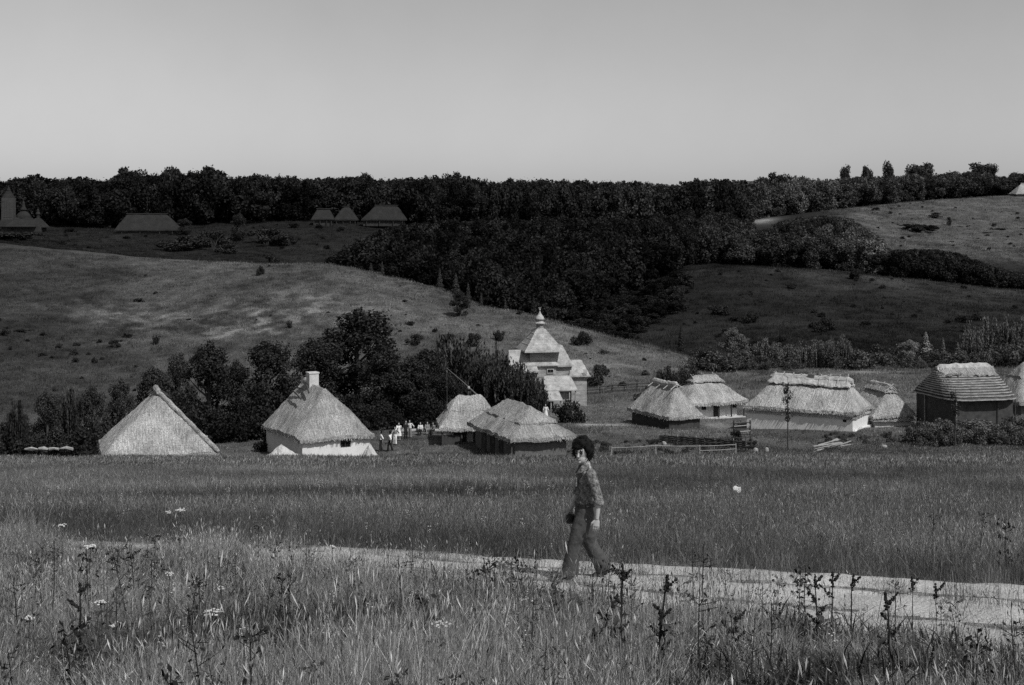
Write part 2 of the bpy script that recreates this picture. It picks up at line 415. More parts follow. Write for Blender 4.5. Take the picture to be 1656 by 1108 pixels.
# ---------------------------------------------------------------- roofs and houses
def roof_fn(a, b, H, axis, ins0, ins1, pw=1.0, soft=0.14):
    """height over a rectangle a x b; ridge along 'x' or 'y'; hips inset ins0 (low end) and ins1 (high end)"""
    def f(x, y):
        if axis == 'y': lat = (a / 2 - abs(x)) / (a / 2); e0 = (y + b / 2) / ins0; e1 = (b / 2 - y) / ins1
        else: lat = (b / 2 - abs(y)) / (b / 2); e0 = (x + a / 2) / ins0; e1 = (a / 2 - x) / ins1
        end = min(e0, e1)
        h = max(soft - abs(lat - end), 0) / soft
        t = min(lat, end) - h * h * soft * 0.25
        t = min(max(t, 0), 1)
        return H * (t ** pw), t, lat < end
    return f
def roof_mesh(a, b, H, axis, ins0, ins1, mat, z0, th=0.28, pw=1.0, tmin=None, off=0.0, step=0.24, rough=0.05, droop=0.0, ragged=0.05, gap=False):
    f = roof_fn(a, b, H, axis, ins0, ins1, pw)
    nx = max(6, int(a / step)); ny = max(6, int(b / step))
    if tmin is not None:
        # shrink the plan to the contour t = tmin
        s = tmin
        if axis == 'y': x0, x1 = -a / 2 * (1 - s), a / 2 * (1 - s); y0, y1 = -b / 2 + ins0 * s, b / 2 - ins1 * s
        else: y0, y1 = -b / 2 * (1 - s), b / 2 * (1 - s); x0, x1 = -a / 2 + ins0 * s, a / 2 - ins1 * s
    else: x0, x1, y0, y1 = -a / 2, a / 2, -b / 2, b / 2
    mb = MB(); al = []
    sd = random.uniform(0, 99)
    for layer in (0, 1):
        for i in range(nx + 1):
            for j in range(ny + 1):
                x = x0 + (x1 - x0) * i / nx; y = y0 + (y1 - y0) * j / ny
                h, t, islat = f(x, y)
                edge = i in (0, nx) or j in (0, ny)
                z = z0 + h + off
                z += rough * 1.5 * nz(x * 0.45 + sd, y * 0.45, 7.7)
                if layer == 0: z += rough * nz(x * 1.3 + sd, y * 1.3, 0.3) + rough * 0.6 * nz(x * 4.1, y * 4.1 + sd, 0.9)
                else: z -= th if gap else th + off
                # sagging ridge and curling eaves
                z -= droop * math.sin(math.pi * (j / ny if axis == 'y' else i / nx)) * t
                if edge:
                    z += ragged * nz(x * 5.3 + sd, y * 5.3, 1 + layer)
                    x += ragged * 0.8 * nz(x * 6.1, y * 5 + sd, 5); y += ragged * 0.8 * nz(x * 5.5 + sd, y * 6, 8)
                mb.v.append((x, y, z)); al.append((y if (axis == 'y') == islat else x))
    W = ny + 1; o2 = (nx + 1) * W
    for i in range(nx):
        for j in range(ny):
            q = (i * W + j, (i + 1) * W + j, (i + 1) * W + j + 1, i * W + j + 1)
            mb.f.append(q); mb.f.append(tuple(o2 + k for k in reversed(q)))
    for i in range(nx):
        mb.f.append((i * W, o2 + i * W, o2 + (i + 1) * W, (i + 1) * W))
        mb.f.append((i * W + ny, (i + 1) * W + ny, o2 + (i + 1) * W + ny, o2 + i * W + ny))
    for j in range(ny):
        mb.f.append((j, j + 1, o2 + j + 1, o2 + j))
        mb.f.append((nx * W + j, o2 + nx * W + j, o2 + nx * W + j + 1, nx * W + j + 1))
    me = mb.mesh('roof', mat)
    at = me.attributes.new('along', 'FLOAT', 'POINT'); at.data.foreach_set('value', np.array(al, np.float32))
    return me
def ridge_pts(a, b, H, axis, ins0, ins1, z0, n=14, ext=0.0, lift=0.0, droop=0.0):
    lo, hi = (-b / 2 + ins0 - ext, b / 2 - ins1 + ext) if axis == 'y' else (-a / 2 + ins0 - ext, a / 2 - ins1 + ext)
    out = []
    for i in range(n + 1):
        s = lo + (hi - lo) * i / n
        z = z0 + H + lift - droop * math.sin(math.pi * i / n)
        out.append((0, s, z) if axis == 'y' else (s, 0, z))
    return out
def ridge_roll(parent, pts, r, mat, name='ridge_roll'):
    mb = MB(); n = len(pts)
    rad = [(r * (1 + 0.25 * nz(i * 0.9, r * 9)), r * 0.75 * (1 + 0.25 * nz(i * 1.1, 4))) for i in range(n)]
    rad[0] = (r * 0.55, r * 0.45); rad[-1] = (r * 0.55, r * 0.45)
    pp = [(p[0] + 0.05 * nz(i * 1.7, 2), p[1] + 0.05 * nz(i * 1.7, 5), p[2] + 0.07 * nz(i * 1.3, 8)) for i, p in enumerate(pts)]
    mb.tube(pp, rad, 10, side=(0, 0, 1), wob=0.08)
    return mb.build(name, mat, parent, smooth=False)
def ridge_sticks(parent, pts, axis, mat, every=1, spread=0.75, up=0.55):
    for i in range(0, len(pts), every):
        p = Vector(pts[i]); lat = Vector((1, 0, 0)) if axis == 'y' else Vector((0, 1, 0)); fw = Vector((0, 1, 0)) if axis == 'y' else Vector((1, 0, 0))
        for s in (-1, 1):
            j = random.uniform(-0.1, 0.1)
            a = p + lat * s * spread * random.uniform(0.85, 1.1) + fw * j + Vector((0, 0, -0.42 * spread - 0.02))
            e = p - lat * s * 0.22 + fw * (j + random.uniform(-0.1, 0.1)) + Vector((0, 0, up * random.uniform(0.75, 1.1)))
            MB().tube([a, (a + e) / 2 + Vector((0, 0, 0.06)), e], [0.05, 0.045, 0.035], 5).build('ridge_stick', mat, parent)

def wall_side(mb, L, z0, z1, t, opens, Mx):
    """one wall of length L along local x from 0, inside thickness t (towards +y), with rectangular openings (x0,x1,z0,z1)"""
    xs = sorted({0.0, L, *[o[0] for o in opens], *[o[1] for o in opens]}); zs = sorted({z0, z1, *[o[2] for o in opens], *[o[3] for o in opens]})
    for i in range(len(xs) - 1):
        for j in range(len(zs) - 1):
            cx, cz = (xs[i] + xs[i + 1]) / 2, (zs[j] + zs[j + 1]) / 2
            if any(o[0] < cx < o[1] and o[2] < cz < o[3] for o in opens): continue
            mb.box(xs[i], xs[i + 1], 0, t, zs[j], zs[j + 1], Mx)
def walls(parent, wa, wb, z0, z1, mat, opens=None, t=0.3):
    opens = opens or {}
    mb = MB()
    sides = {'front': (wa, Matrix.Translation((-wa / 2, -wb / 2, 0))),
             'right': (wb - 2 * t - 0.01, Matrix.Translation((wa / 2, -wb / 2 + t + 0.005, 0)) @ Matrix.Rotation(R(90), 4, 'Z')),
             'back': (wa, Matrix.Translation((wa / 2, wb / 2, 0)) @ Matrix.Rotation(R(180), 4, 'Z')),
             'left': (wb - 2 * t - 0.01, Matrix.Translation((-wa / 2, wb / 2 - t - 0.005, 0)) @ Matrix.Rotation(R(-90), 4, 'Z'))}
    for k, (L, Mx) in sides.items():
        wall_side(mb, L, z0, z1, t, [o[1:] for o in opens.get(k, [])], Mx)
    mb.build('wall', mat, parent)
    for k, lst in opens.items():
        L, Mx = sides[k]
        for kind, x0, x1, a0, a1 in lst:
            e = 0.004
            if kind == 'window':
                w = MB(); fw = 0.07
                w.box(x0 + e, x1 - e, 0.03, 0.12, a1 - fw, a1 - e, Mx); w.box(x0 + e, x1 - e, 0.03, 0.12, a0 + e, a0 + fw, Mx)
                w.box(x0 + e, x0 + fw, 0.03, 0.12, a0 + fw, a1 - fw, Mx); w.box(x1 - fw, x1 - e, 0.03, 0.12, a0 + fw, a1 - fw, Mx)
                wf = w.build('window', M['dark_wood'], parent)
                cx, cz = (x0 + x1) / 2, (a0 + a1) / 2
                MB().box(cx - 0.02, cx + 0.02, 0.05, 0.10, a0 + fw, a1 - fw, Mx).build('mullion', M['dark_wood'], wf)
                for (u0, u1) in ((x0 + fw, cx - 0.02), (cx + 0.02, x1 - fw)):
                    for (s0, s1) in ((a0 + fw, cz - 0.02), (cz + 0.02, a1 - fw)):
                        MB().box(u0 + 0.002, u1 - 0.002, 0.07, 0.08, s0 + 0.002, s1 - 0.002, Mx).build('pane', M['pane'], wf)
            else:
                d = MB().box(x0 + e, x1 - e, 0.05, 0.09, a0, a1 - e, Mx).build('door', M['dark_wood'], parent)
                n = 4
                for i in range(n):
                    u0 = x0 + e + (x1 - x0 - 2 * e) * i / n; u1 = x0 + e + (x1 - x0 - 2 * e) * (i + 1) / n
                    MB().box(u0 + 0.008, u1 - 0.008, 0.03, 0.052, a0 + 0.02, a1 - 0.02, Mx).build('plank', M['dark_wood'], d)
                MB().box(x1 - 0.22, x1 - 0.17, 0.0, 0.03, (a0 + a1) / 2 - 0.06, (a0 + a1) / 2 + 0.06, Mx).build('handle', M['pale_wood'], d)

def straw_fringe(parent, a, b, z0, mat, n=900, th=0.3):
    mb = MB()
    for k in range(n):
        u = random.uniform(0, 2 * (a + b))
        if u < a: x, y, nx_, ny_ = u - a / 2, -b / 2, 0, -1
        elif u < a + b: x, y, nx_, ny_ = a / 2, u - a - b / 2, 1, 0
        elif u < 2 * a + b: x, y, nx_, ny_ = u - a - b - a / 2, b / 2, 0, 1
        else: x, y, nx_, ny_ = -a / 2, u - 2 * a - b - b / 2, -1, 0
        L = random.uniform(0.12, 0.34); w = random.uniform(0.02, 0.05); d = Vector((nx_ * 0.75 + random.gauss(0, .18), ny_ * 0.75 + random.gauss(0, .18), -0.7)).normalized()
        p = Vector((x - nx_ * 0.08, y - ny_ * 0.08, z0 - random.uniform(0.0, th * 0.8))); t = Vector((-ny_, nx_, 0)) * w
        mb.add([p - t, p + t, p + d * L + t * 0.3, p + d * L - t * 0.3], [(0, 1, 2, 3)])
    o = mb.build('straw_fringe', mat, parent); tag(o, kind='stuff')
class House: pass
def house(name, label, corner, right_px, left_px, ang, ridge_py, axis, ins, wall, roofm, winset=0.65, th=0.3, pw=1.0, opens=None, cat='house',
          group=None, a=None, b=None, droop=0.12, cover=None, base=None, rough=0.11, ragged=0.12, roof=True, wall_top=None, z_floor=None):
    """corner = nearest eave corner (px, py, depth); ang = heading of the right-hand eave; the left eave is square to it"""
    C = P(*corner); an = R(ang)
    dr = Vector((math.cos(an), math.sin(an), 0)); dl = Vector((-math.sin(an), math.cos(an), 0))
    def solve(d, px): u = (px - CX) / F; return (u * C.y - C.x) / (d.x - u * d.y)
    a = a or solve(dr, right_px); b = b or solve(dl, left_px)
    cen = C + dr * (a / 2) + dl * (b / 2)
    gz = base if base is not None else min(G(cen.x, cen.y), G(C.x, C.y), C.z - 1.5)
    if z_floor: gz = z_floor
    root = empty(name, (cen.x, cen.y, gz), an, label, cat, group)
    if opens:
        zz = lambda v: v if v >= 0 else C.z - gz + v
        opens = {k: [(o[0], o[1], o[2], zz(o[3]), zz(o[4])) for o in l] for k, l in opens.items()}
    h = House(); h.root = root; h.a, h.b = a, b; h.z0 = C.z - gz
    # height of the ridge from its pixel row, at the ridge's depth
    fr = P(0, ridge_py, cen.y).z; h.H = fr - C.z
    h.axis = axis; h.ins = ins; h.droop = droop
    if roof:
        link('roof', roof_mesh(a, b, h.H, axis, ins[0], ins[1], roofm, h.z0, th, pw, droop=droop, rough=rough, ragged=ragged), root)
    if roof and roofm is not M['thatch_cloud_shaded']: straw_fringe(root, a, b, h.z0, roofm, int(34 * (a + b)), th)
    if cover:
        link('ridge_cover', roof_mesh(a, b, h.H, axis, ins[0], ins[1], roofm, h.z0, 0.02, pw, tmin=cover, off=0.13, droop=droop, rough=rough, ragged=0.09), root)
    wa, wb = a - 2 * winset, b - 2 * winset
    slope = h.H / ((a if axis == 'y' else b) / 2) * winset
    h.wa, h.wb = wa, wb
    if wall: walls(root, wa, wb, -0.8, (wall_top if wall_top is not None else h.z0 + max(slope - th - 0.05, 0.0)), wall, opens)
    print('HOUSE', name, 'a=%.1f b=%.1f H=%.1f eave=%.2f D=%.1f' % (a, b, h.H, h.z0, cen.y))
    return h
def straw_hip(h, mat, pts):
    ridge_roll(h.root, pts, 0.28, mat, 'hip_roll')

def build_houses():
    # 0 the low roof that reaches the ground
    C = P(166, 733, 104); an = R(20)
    h = house('thatched_cellar_hut', 'steep thatched roof reaching almost to the ground, alone at the village\'s left end', (165, 741, 104), 354, None, 18, 632, 'y', (3.4, 2.6), M['clay'], M['thatch_light'],
              winset=1.0, b=8.2, droop=0.05, pw=0.97, cat='hut')
    n = 22; p = []
    for i in range(n + 1):
        s = i / n
        p.append((h.a / 2 - s * h.a / 2, -h.b / 2 + s * 3.4, h.z0 + s * h.H + 0.02))
    ridge_roll(h.root, p, 0.2, M['thatch'], 'hip_roll')
    ridge_roll(h.root, ridge_pts(h.a, h.b, h.H, 'y', 3.4, 2.6, h.z0, ext=0.2), 0.3, M['thatch'])
    ridge_sticks(h.root, ridge_pts(h.a, h.b, h.H, 'y', 3.4, 2.6, h.z0, n=2), 'y', M['dark_wood'], up=0.1)

    # 1 white house with chimney
    h = house('whitewashed_thatched_house', 'whitewashed cottage with square chimney on thatched hip roof and one small window', (485, 711, 115), 606, 423, 28, 620, 'y', (3.0, 1.7), M['white'], M['thatch'],
              winset=0.32, droop=0.05, opens={'front': [('window', 3.3, 4.2, -0.98, -0.33)], 'right': [('door', 4.5, 5.6, 0.05, -0.25)]})
    hr = h.root
    cz = h.z0 + h.H
    ch = MB().box(-0.42, 0.42, -h.b / 2 + 5.6, -h.b / 2 + 6.4, cz - 1.3, cz + 0.75).build('chimney', M['chimney'], hr)
    MB().box(-0.47, 0.47, -h.b / 2 + 5.55, -h.b / 2 + 6.45, cz + 0.75, cz + 0.86).build('chimney_cap', M['chimney'], ch)
    ridge_roll(hr, ridge_pts(h.a, h.b, h.H, 'y', 6.6, 1.9, h.z0, n=10, droop=0.05), 0.26, M['thatch'])
    for (y0, z0, y1, z1, x0, x1) in ((4.0, -0.75, 6.3, -0.2, -1.05, -0.5), (4.6, -1.3, 7.6, -0.95, -1.55, -1.2), (5.6, -0.6, 8.2, -0.75, -0.9, -1.1)):
        MB().tube([(x0, -h.b / 2 + y0, cz + z0 + 0.1), ((x0 + x1) / 2, -h.b / 2 + (y0 + y1) / 2, cz + (z0 + z1) / 2 + 0.15), (x1, -h.b / 2 + y1, cz + z1 + 0.1)], 0.07, 6).build('roof_pole', M['dark_wood'], hr)
    # 2 back and front thatched houses in the middle
    h = house('open_thatched_shed', 'light thatched shed with open shady porch, half hidden behind the larger clay house', (711, 692, 122), 812, 697, 6, 637.5, 'x', (1.7, 1.5), M['white_dirty'], M['thatch_light'],
              winset=0.9, b=5.6, cover=0.5, cat='shed', opens={'front': [('door', 0.35, 1.5, 0.0, -0.2)]})
    for x in (-h.a / 2 + 0.25, -h.a / 2 + 1.9, 0.3, h.a / 2 - 0.3):
        MB().tube([(x, -h.b / 2 + 0.25, -0.4), (x, -h.b / 2 + 0.25, h.z0 - 0.1)], 0.09, 6).build('porch_post', M['dark_wood'], h.root)
    MB().box(-h.a / 2 + 0.2, -h.a / 2 + 1.9, -h.b / 2 + 0.3, -h.b / 2 + 0.4, -0.4, 0.9).build('porch_rail_board', M['dark_wood'], h.root)

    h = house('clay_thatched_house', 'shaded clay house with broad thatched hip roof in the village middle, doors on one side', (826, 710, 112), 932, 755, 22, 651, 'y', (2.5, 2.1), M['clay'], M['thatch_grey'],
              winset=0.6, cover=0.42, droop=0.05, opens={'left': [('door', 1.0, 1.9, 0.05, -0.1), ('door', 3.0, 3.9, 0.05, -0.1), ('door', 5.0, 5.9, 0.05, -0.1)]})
    for y in (-h.b / 2 + 0.4, -h.b / 2 + 2.3, -h.b / 2 + 4.2, -h.b / 2 + 6.1):
        MB().tube([(-h.a / 2 + 0.22, y, -0.5), (-h.a / 2 + 0.22, y, h.z0 - 0.1)], 0.08, 6).build('gallery_post', M['dark_wood'], h.root)

    # 3 dark-walled barn
    h = house('dark_log_barn', 'small thatched barn with dark timber walls beside the white porch house', (1081, 675, 135), 1140, 1014, 28, 619, 'y', (1.9, 1.7), M['log'], M['thatch'],
              winset=0.35, cat='barn', droop=0.1, rough=0.1, ragged=0.1)
    rp = ridge_pts(h.a, h.b, h.H, 'y', 1.9, 1.7, h.z0, ext=0.3, droop=0.1)
    ridge_roll(h.root, rp, 0.34, M['straw']); ridge_sticks(h.root, rp[::4], 'y', M['straw'], up=0.05, spread=0.9)

    # 4 white porch house
    h = house('white_porch_house', 'white thatched cottage with dark porch posts, behind the small timber barn', (1114, 653, 145), 1211, 1095, 20, 611, 'x', (2.3, 2.2), M['white'], M['thatch_light'],
              winset=0.95, b=6.2, droop=0.05, opens={'front': [('window', 1.0, 1.55, -0.85, -0.3), ('door', 2.35, 3.1, 0.1, -0.25), ('window', 4.6, 5.1, -0.8, -0.3)]})
    rp = ridge_pts(h.a, h.b, h.H, 'x', 2.3, 2.2, h.z0, n=8, ext=0.35)
    link('ridge_cover', roof_mesh(h.a, h.b, h.H, 'x', 2.3, 2.2, M['thatch'], h.z0, 0.1, tmin=0.72, off=0.34, ragged=0.12, gap=True), h.root)
    ridge_roll(h.root, rp, 0.34, M['thatch']); ridge_sticks(h.root, rp[::3], 'x', M['pale_wood'], up=0.5)
    for x in (-h.a / 2 + 0.4, 0.1, 1.6, h.a / 2 - 0.4):
        MB().tube([(x, -h.b / 2 + 0.3, -0.4), (x, -h.b / 2 + 0.3, h.z0)], 0.1, 6).build('porch_post', M['dark_wood'], h.root)
    MB().box(-h.a / 2 + 0.3, h.a / 2 - 0.3, -h.b / 2 + 0.15, -h.wb / 2 - 0.01, -0.6, 0.22).build('porch_floor', M['white_dirty'], h.root)

    # 5 long white house
    h = house('long_white_house', 'long whitewashed cottage with pale thatch and crossed sticks along a thick straw ridge', (1382, 668, 130), 1414, 1202, 60, 615, 'y', (1.6, 2.1), M['white'], M['thatch_light'],
              winset=0.26, droop=0.03, th=0.24, opens={'left': [('window', 9.0, 9.35, -0.95, -0.55)]})
    h.root['label'] = 'long whitewashed cottage with pale thatch and crossed sticks along a thick straw ridge'
    e = roof_mesh(h.a - 0.28, h.b - 0.28, h.H, 'y', 1.6, 2.1, M['thatch_light'], h.z0 - 0.5, 0.16, tmin=None, ragged=0.09)
    link('lower_thatch_layer', e, h.root)
    rp = ridge_pts(h.a, h.b, h.H, 'y', 1.6, 2.1, h.z0, n=18, ext=0.5, lift=0.12, droop=0.03)
    link('ridge_cover', roof_mesh(h.a, h.b, h.H, 'y', 1.6, 2.1, M['straw'], h.z0, 0.12, tmin=0.72, off=0.42, ragged=0.16, rough=0.12, gap=True), h.root)
    ridge_roll(h.root, rp, 0.42, M['straw']); ridge_sticks(h.root, rp[1::2], 'y', M['straw'], up=0.62, spread=0.8)
    MB().box(-0.3, 0.3, -0.6, 0.0, h.z0 + h.H - 0.3, h.z0 + h.H + 0.6).build('chimney', M['clay'], h.root)
    MB().box(-h.wa / 2 - 0.02, h.wa / 2 + 0.25, -h.wb / 2 - 0.28, -h.wb / 2 - 0.005, -0.8, 0.35).build('earth_bench', M['white'], h.root)

    # 6 small shed right of it
    h = house('small_thatched_shed', 'small steep thatched shed tucked against the right end of the long white cottage', (1412, 673, 134), 1483, None, 14, 623, 'y', (1.0, 1.4), M['white_dirty'], M['thatch_light'],
              winset=0.4, b=6.2, cat='shed', th=0.2, droop=0.03)
    link('lower_thatch_layer', roof_mesh(h.a - 0.15, h.b - 0.15, h.H, 'y', 1.0, 1.4, M['thatch_light'], h.z0 - 0.44, 0.14, ragged=0.08), h.root)
    rp = ridge_pts(h.a, h.b, h.H, 'y', 1.0, 1.4, h.z0, n=8, ext=0.3, lift=0.05)
    link('ridge_cover', roof_mesh(h.a, h.b, h.H, 'y', 1.0, 1.4, M['thatch'], h.z0, 0.1, tmin=0.72, off=0.34, ragged=0.12, gap=True), h.root)
    ridge_roll(h.root, rp, 0.3, M['straw']); ridge_sticks(h.root, rp[::3], 'y', M['pale_wood'], up=0.4, spread=0.5)

    # 7 barn with stepped courses
    h = house('stepped_thatch_barn', 'dark barn whose rounded roof is laid in stepped straw courses under a shaggy ridge', (1546, 648, 128), 1649, 1472, 14, 597, 'x', (0.5, 0.5), M['dark_wood'], None,
              winset=0.42, cat='barn', roof=False, wall_top=None)
    h.a = h.a; a, b, H, z0 = h.a, h.b, h.H, h.z0
    nc, N = 12, 72
    def ring(t, off, z, jit):
        out = []; al = []
        lx = (a / 2) * (1 - t) + (a / 2 - 0.55) * t; ly = (b / 2) * (1 - t)
        rc = 1.3 * (1 - 0.4 * t)
        for k in range(N):
            th = 2 * math.pi * k / N
            c, s = math.cos(th), math.sin(th)
            e = 0.44
            x = (lx + off) * math.copysign(abs(c) ** e, c); y = (ly + off) * math.copysign(abs(s) ** e, s)
            out.append((x + jit * nz(k * 0.7, t * 40), y + jit * nz(k * 0.7, t * 40 + 9), z + jit * nz(k * 0.9, t * 30 + 4))); al.append(th * 4)
        return out, al
    for k in range(nc):
        t0, t1 = k / nc, (k + 1) / nc
        zs = lambda t: z0 + H * (t ** 0.85)
        mb = MB(); al = []
        for (t, off, z) in ((t0, 0.10, zs(t0) - 0.10), (t0, 0.34, zs(t0) - 0.05), (t0, 0.30, zs(t0) + 0.06), (t1, 0.02, zs(t1) - 0.04), (t1, -0.3, zs(t1) - 0.16)):
            r, aa = ring(min(t, 0.985), off, z, 0.05); mb.v += r; al += aa
        for q in range(4):
            for j in range(N):
                j2 = (j + 1) % N; mb.f.append((q * N + j, q * N + j2, (q + 1) * N + j2, (q + 1) * N + j))
        for j in range(N):
            j2 = (j + 1) % N; mb.f.append((j2, j, 4 * N + j, 4 * N + j2))
        me = mb.mesh('thatch_course', M['thatch_course']); me.materials.append(M['course_lip_lit'])
        me.polygons.foreach_set('material_index', [1 if N <= p.index < 2 * N else 0 for p in me.polygons])
        me.attributes.new('along', 'FLOAT', 'POINT').data.foreach_set('value', np.array(al, np.float32))
        link('thatch_course', me, h.root)
    rp = ridge_pts(a, b, H, 'x', 0.55, 0.55, z0, n=14, ext=0.1, lift=0.0)
    mb = MB()
    for s in range(1600):
        u = random.random(); i = u * (len(rp) - 1); q = Vector(rp[int(i)]).lerp(Vector(rp[min(int(i) + 1, len(rp) - 1)]), i % 1)
        an_ = random.uniform(-2.2, 2.2); r = random.uniform(0.25, 0.42)
        p0 = q + Vector((random.uniform(-.1, .1), math.sin(an_) * r * 1.2, math.cos(an_) * r * 0.8))
        p1 = p0 + Vector((random.uniform(-.25, .25), math.sin(an_) * 0.35, -0.30 * abs(math.sin(an_)) - 0.05 + random.uniform(-.05, .15)))
        w = Vector((0.045, 0.02 * random.uniform(-1, 1), 0))
        mb.add([p0 - w, p0 + w, p1 + w * 0.4, p1 - w * 0.4], [(0, 1, 2, 3)])
    rr = ridge_roll(h.root, rp, 0.55, M['straw'])
    tag(mb.build('loose_straw', M['straw'], rr), kind='stuff')
    link('ridge_cover', roof_mesh(a, b, H, 'x', 0.55, 0.55, M['thatch_grey'], z0, 0.1, tmin=0.66, off=0.36, ragged=0.25, rough=0.16, gap=True), h.root)
    for (x, y) in ((-a / 2 + 0.25, -b / 2 + 0.3), (-a / 2 + 0.25, b / 2 - 2.2), (1.2, -b / 2 + 0.3), (a / 2 - 0.25, -b / 2 + 0.3)):
        MB().tube([(x, y, -0.5), (x, y, z0 - 0.05)], 0.05, 6).build('eave_post', M['pale_wood'] if x < 0 else M['dark_wood'], h.root)
    # 8 roof at the picture edge
    h = house('edge_thatched_house', 'thatched roof cut off by the right picture edge, beyond the stepped barn', (1648, 652, 141), 1790, 1618, 12, 585, 'x', (2.6, 2.4), M['clay'], M['thatch_grey'],
              winset=0.6, b=7.0, cover=0.6)

    # far barns on the terrace
    for nm, lab, c, rp_, ang, ry, ax, ins, b, bs in (
        ('long_far_barn', 'long dark thatched barn on the far terrace, below the wooded skyline at left', (184, 372, 430), 289, 3, 346, 'x', (3.0, 4.4), 9.0, 1.7),
        ('far_thatched_house', 'larger dark thatched house at the far wood\'s edge, rightmost of the far trio', (584, 355, 448), 658, 2, 332.5, 'x', (4.2, 3.2), 8.0, 1.3),
        ('far_thatched_house', 'peaked dark roof between two far houses at the wood\'s edge', (539, 355, 452), 578, 2, 334, 'x', (2.8, 2.9), 7.0, 1.2),
        ('far_thatched_house', 'faintest dark low house at the far wood\'s edge, leftmost of the far trio', (503, 354, 446), 539, 2, 338, 'x', (1.6, 1.4), 6.0, 2.0)):
        h = house(nm, lab, c, rp_, None, ang, ry, ax, ins, M['old_wood'], M['thatch_cloud_shaded'], winset=0.6, b=b, base=P(*c).z - bs, th=0.35)
        MB().tube(ridge_pts(h.a, h.b, h.H, ax, ins[0], ins[1], h.z0, n=8, ext=0.2), 0.22, 6).build('ridge_roll', M['thatch_cloud_shaded'], h.root)
        for x in (-h.a * 0.38, -h.a * 0.1, h.a * 0.2, h.a * 0.4):
            MB().tube([(x, -h.b / 2 + 0.25, -0.6), (x, -h.b / 2 + 0.25, h.z0)], 0.13, 5).build('porch_post', M['old_wood'], h.root)
    h = house('hilltop_barn', 'pale barn roof on the far right hilltop, cut off by the picture edge', (1643, 313, 566), 1700, None, 2, 297, 'x', (3.5, 3.0), M['clay'], M['thatch_grey'], winset=0.6, b=8, base=P(1643, 313, 566).z - 1.6, cat='barn')
    MB().tube(ridge_pts(h.a, h.b, h.H, 'x', 3.5, 3.0, h.z0, n=8), 0.25, 6).build('ridge_roll', M['thatch_grey'], h.root)
build_houses()

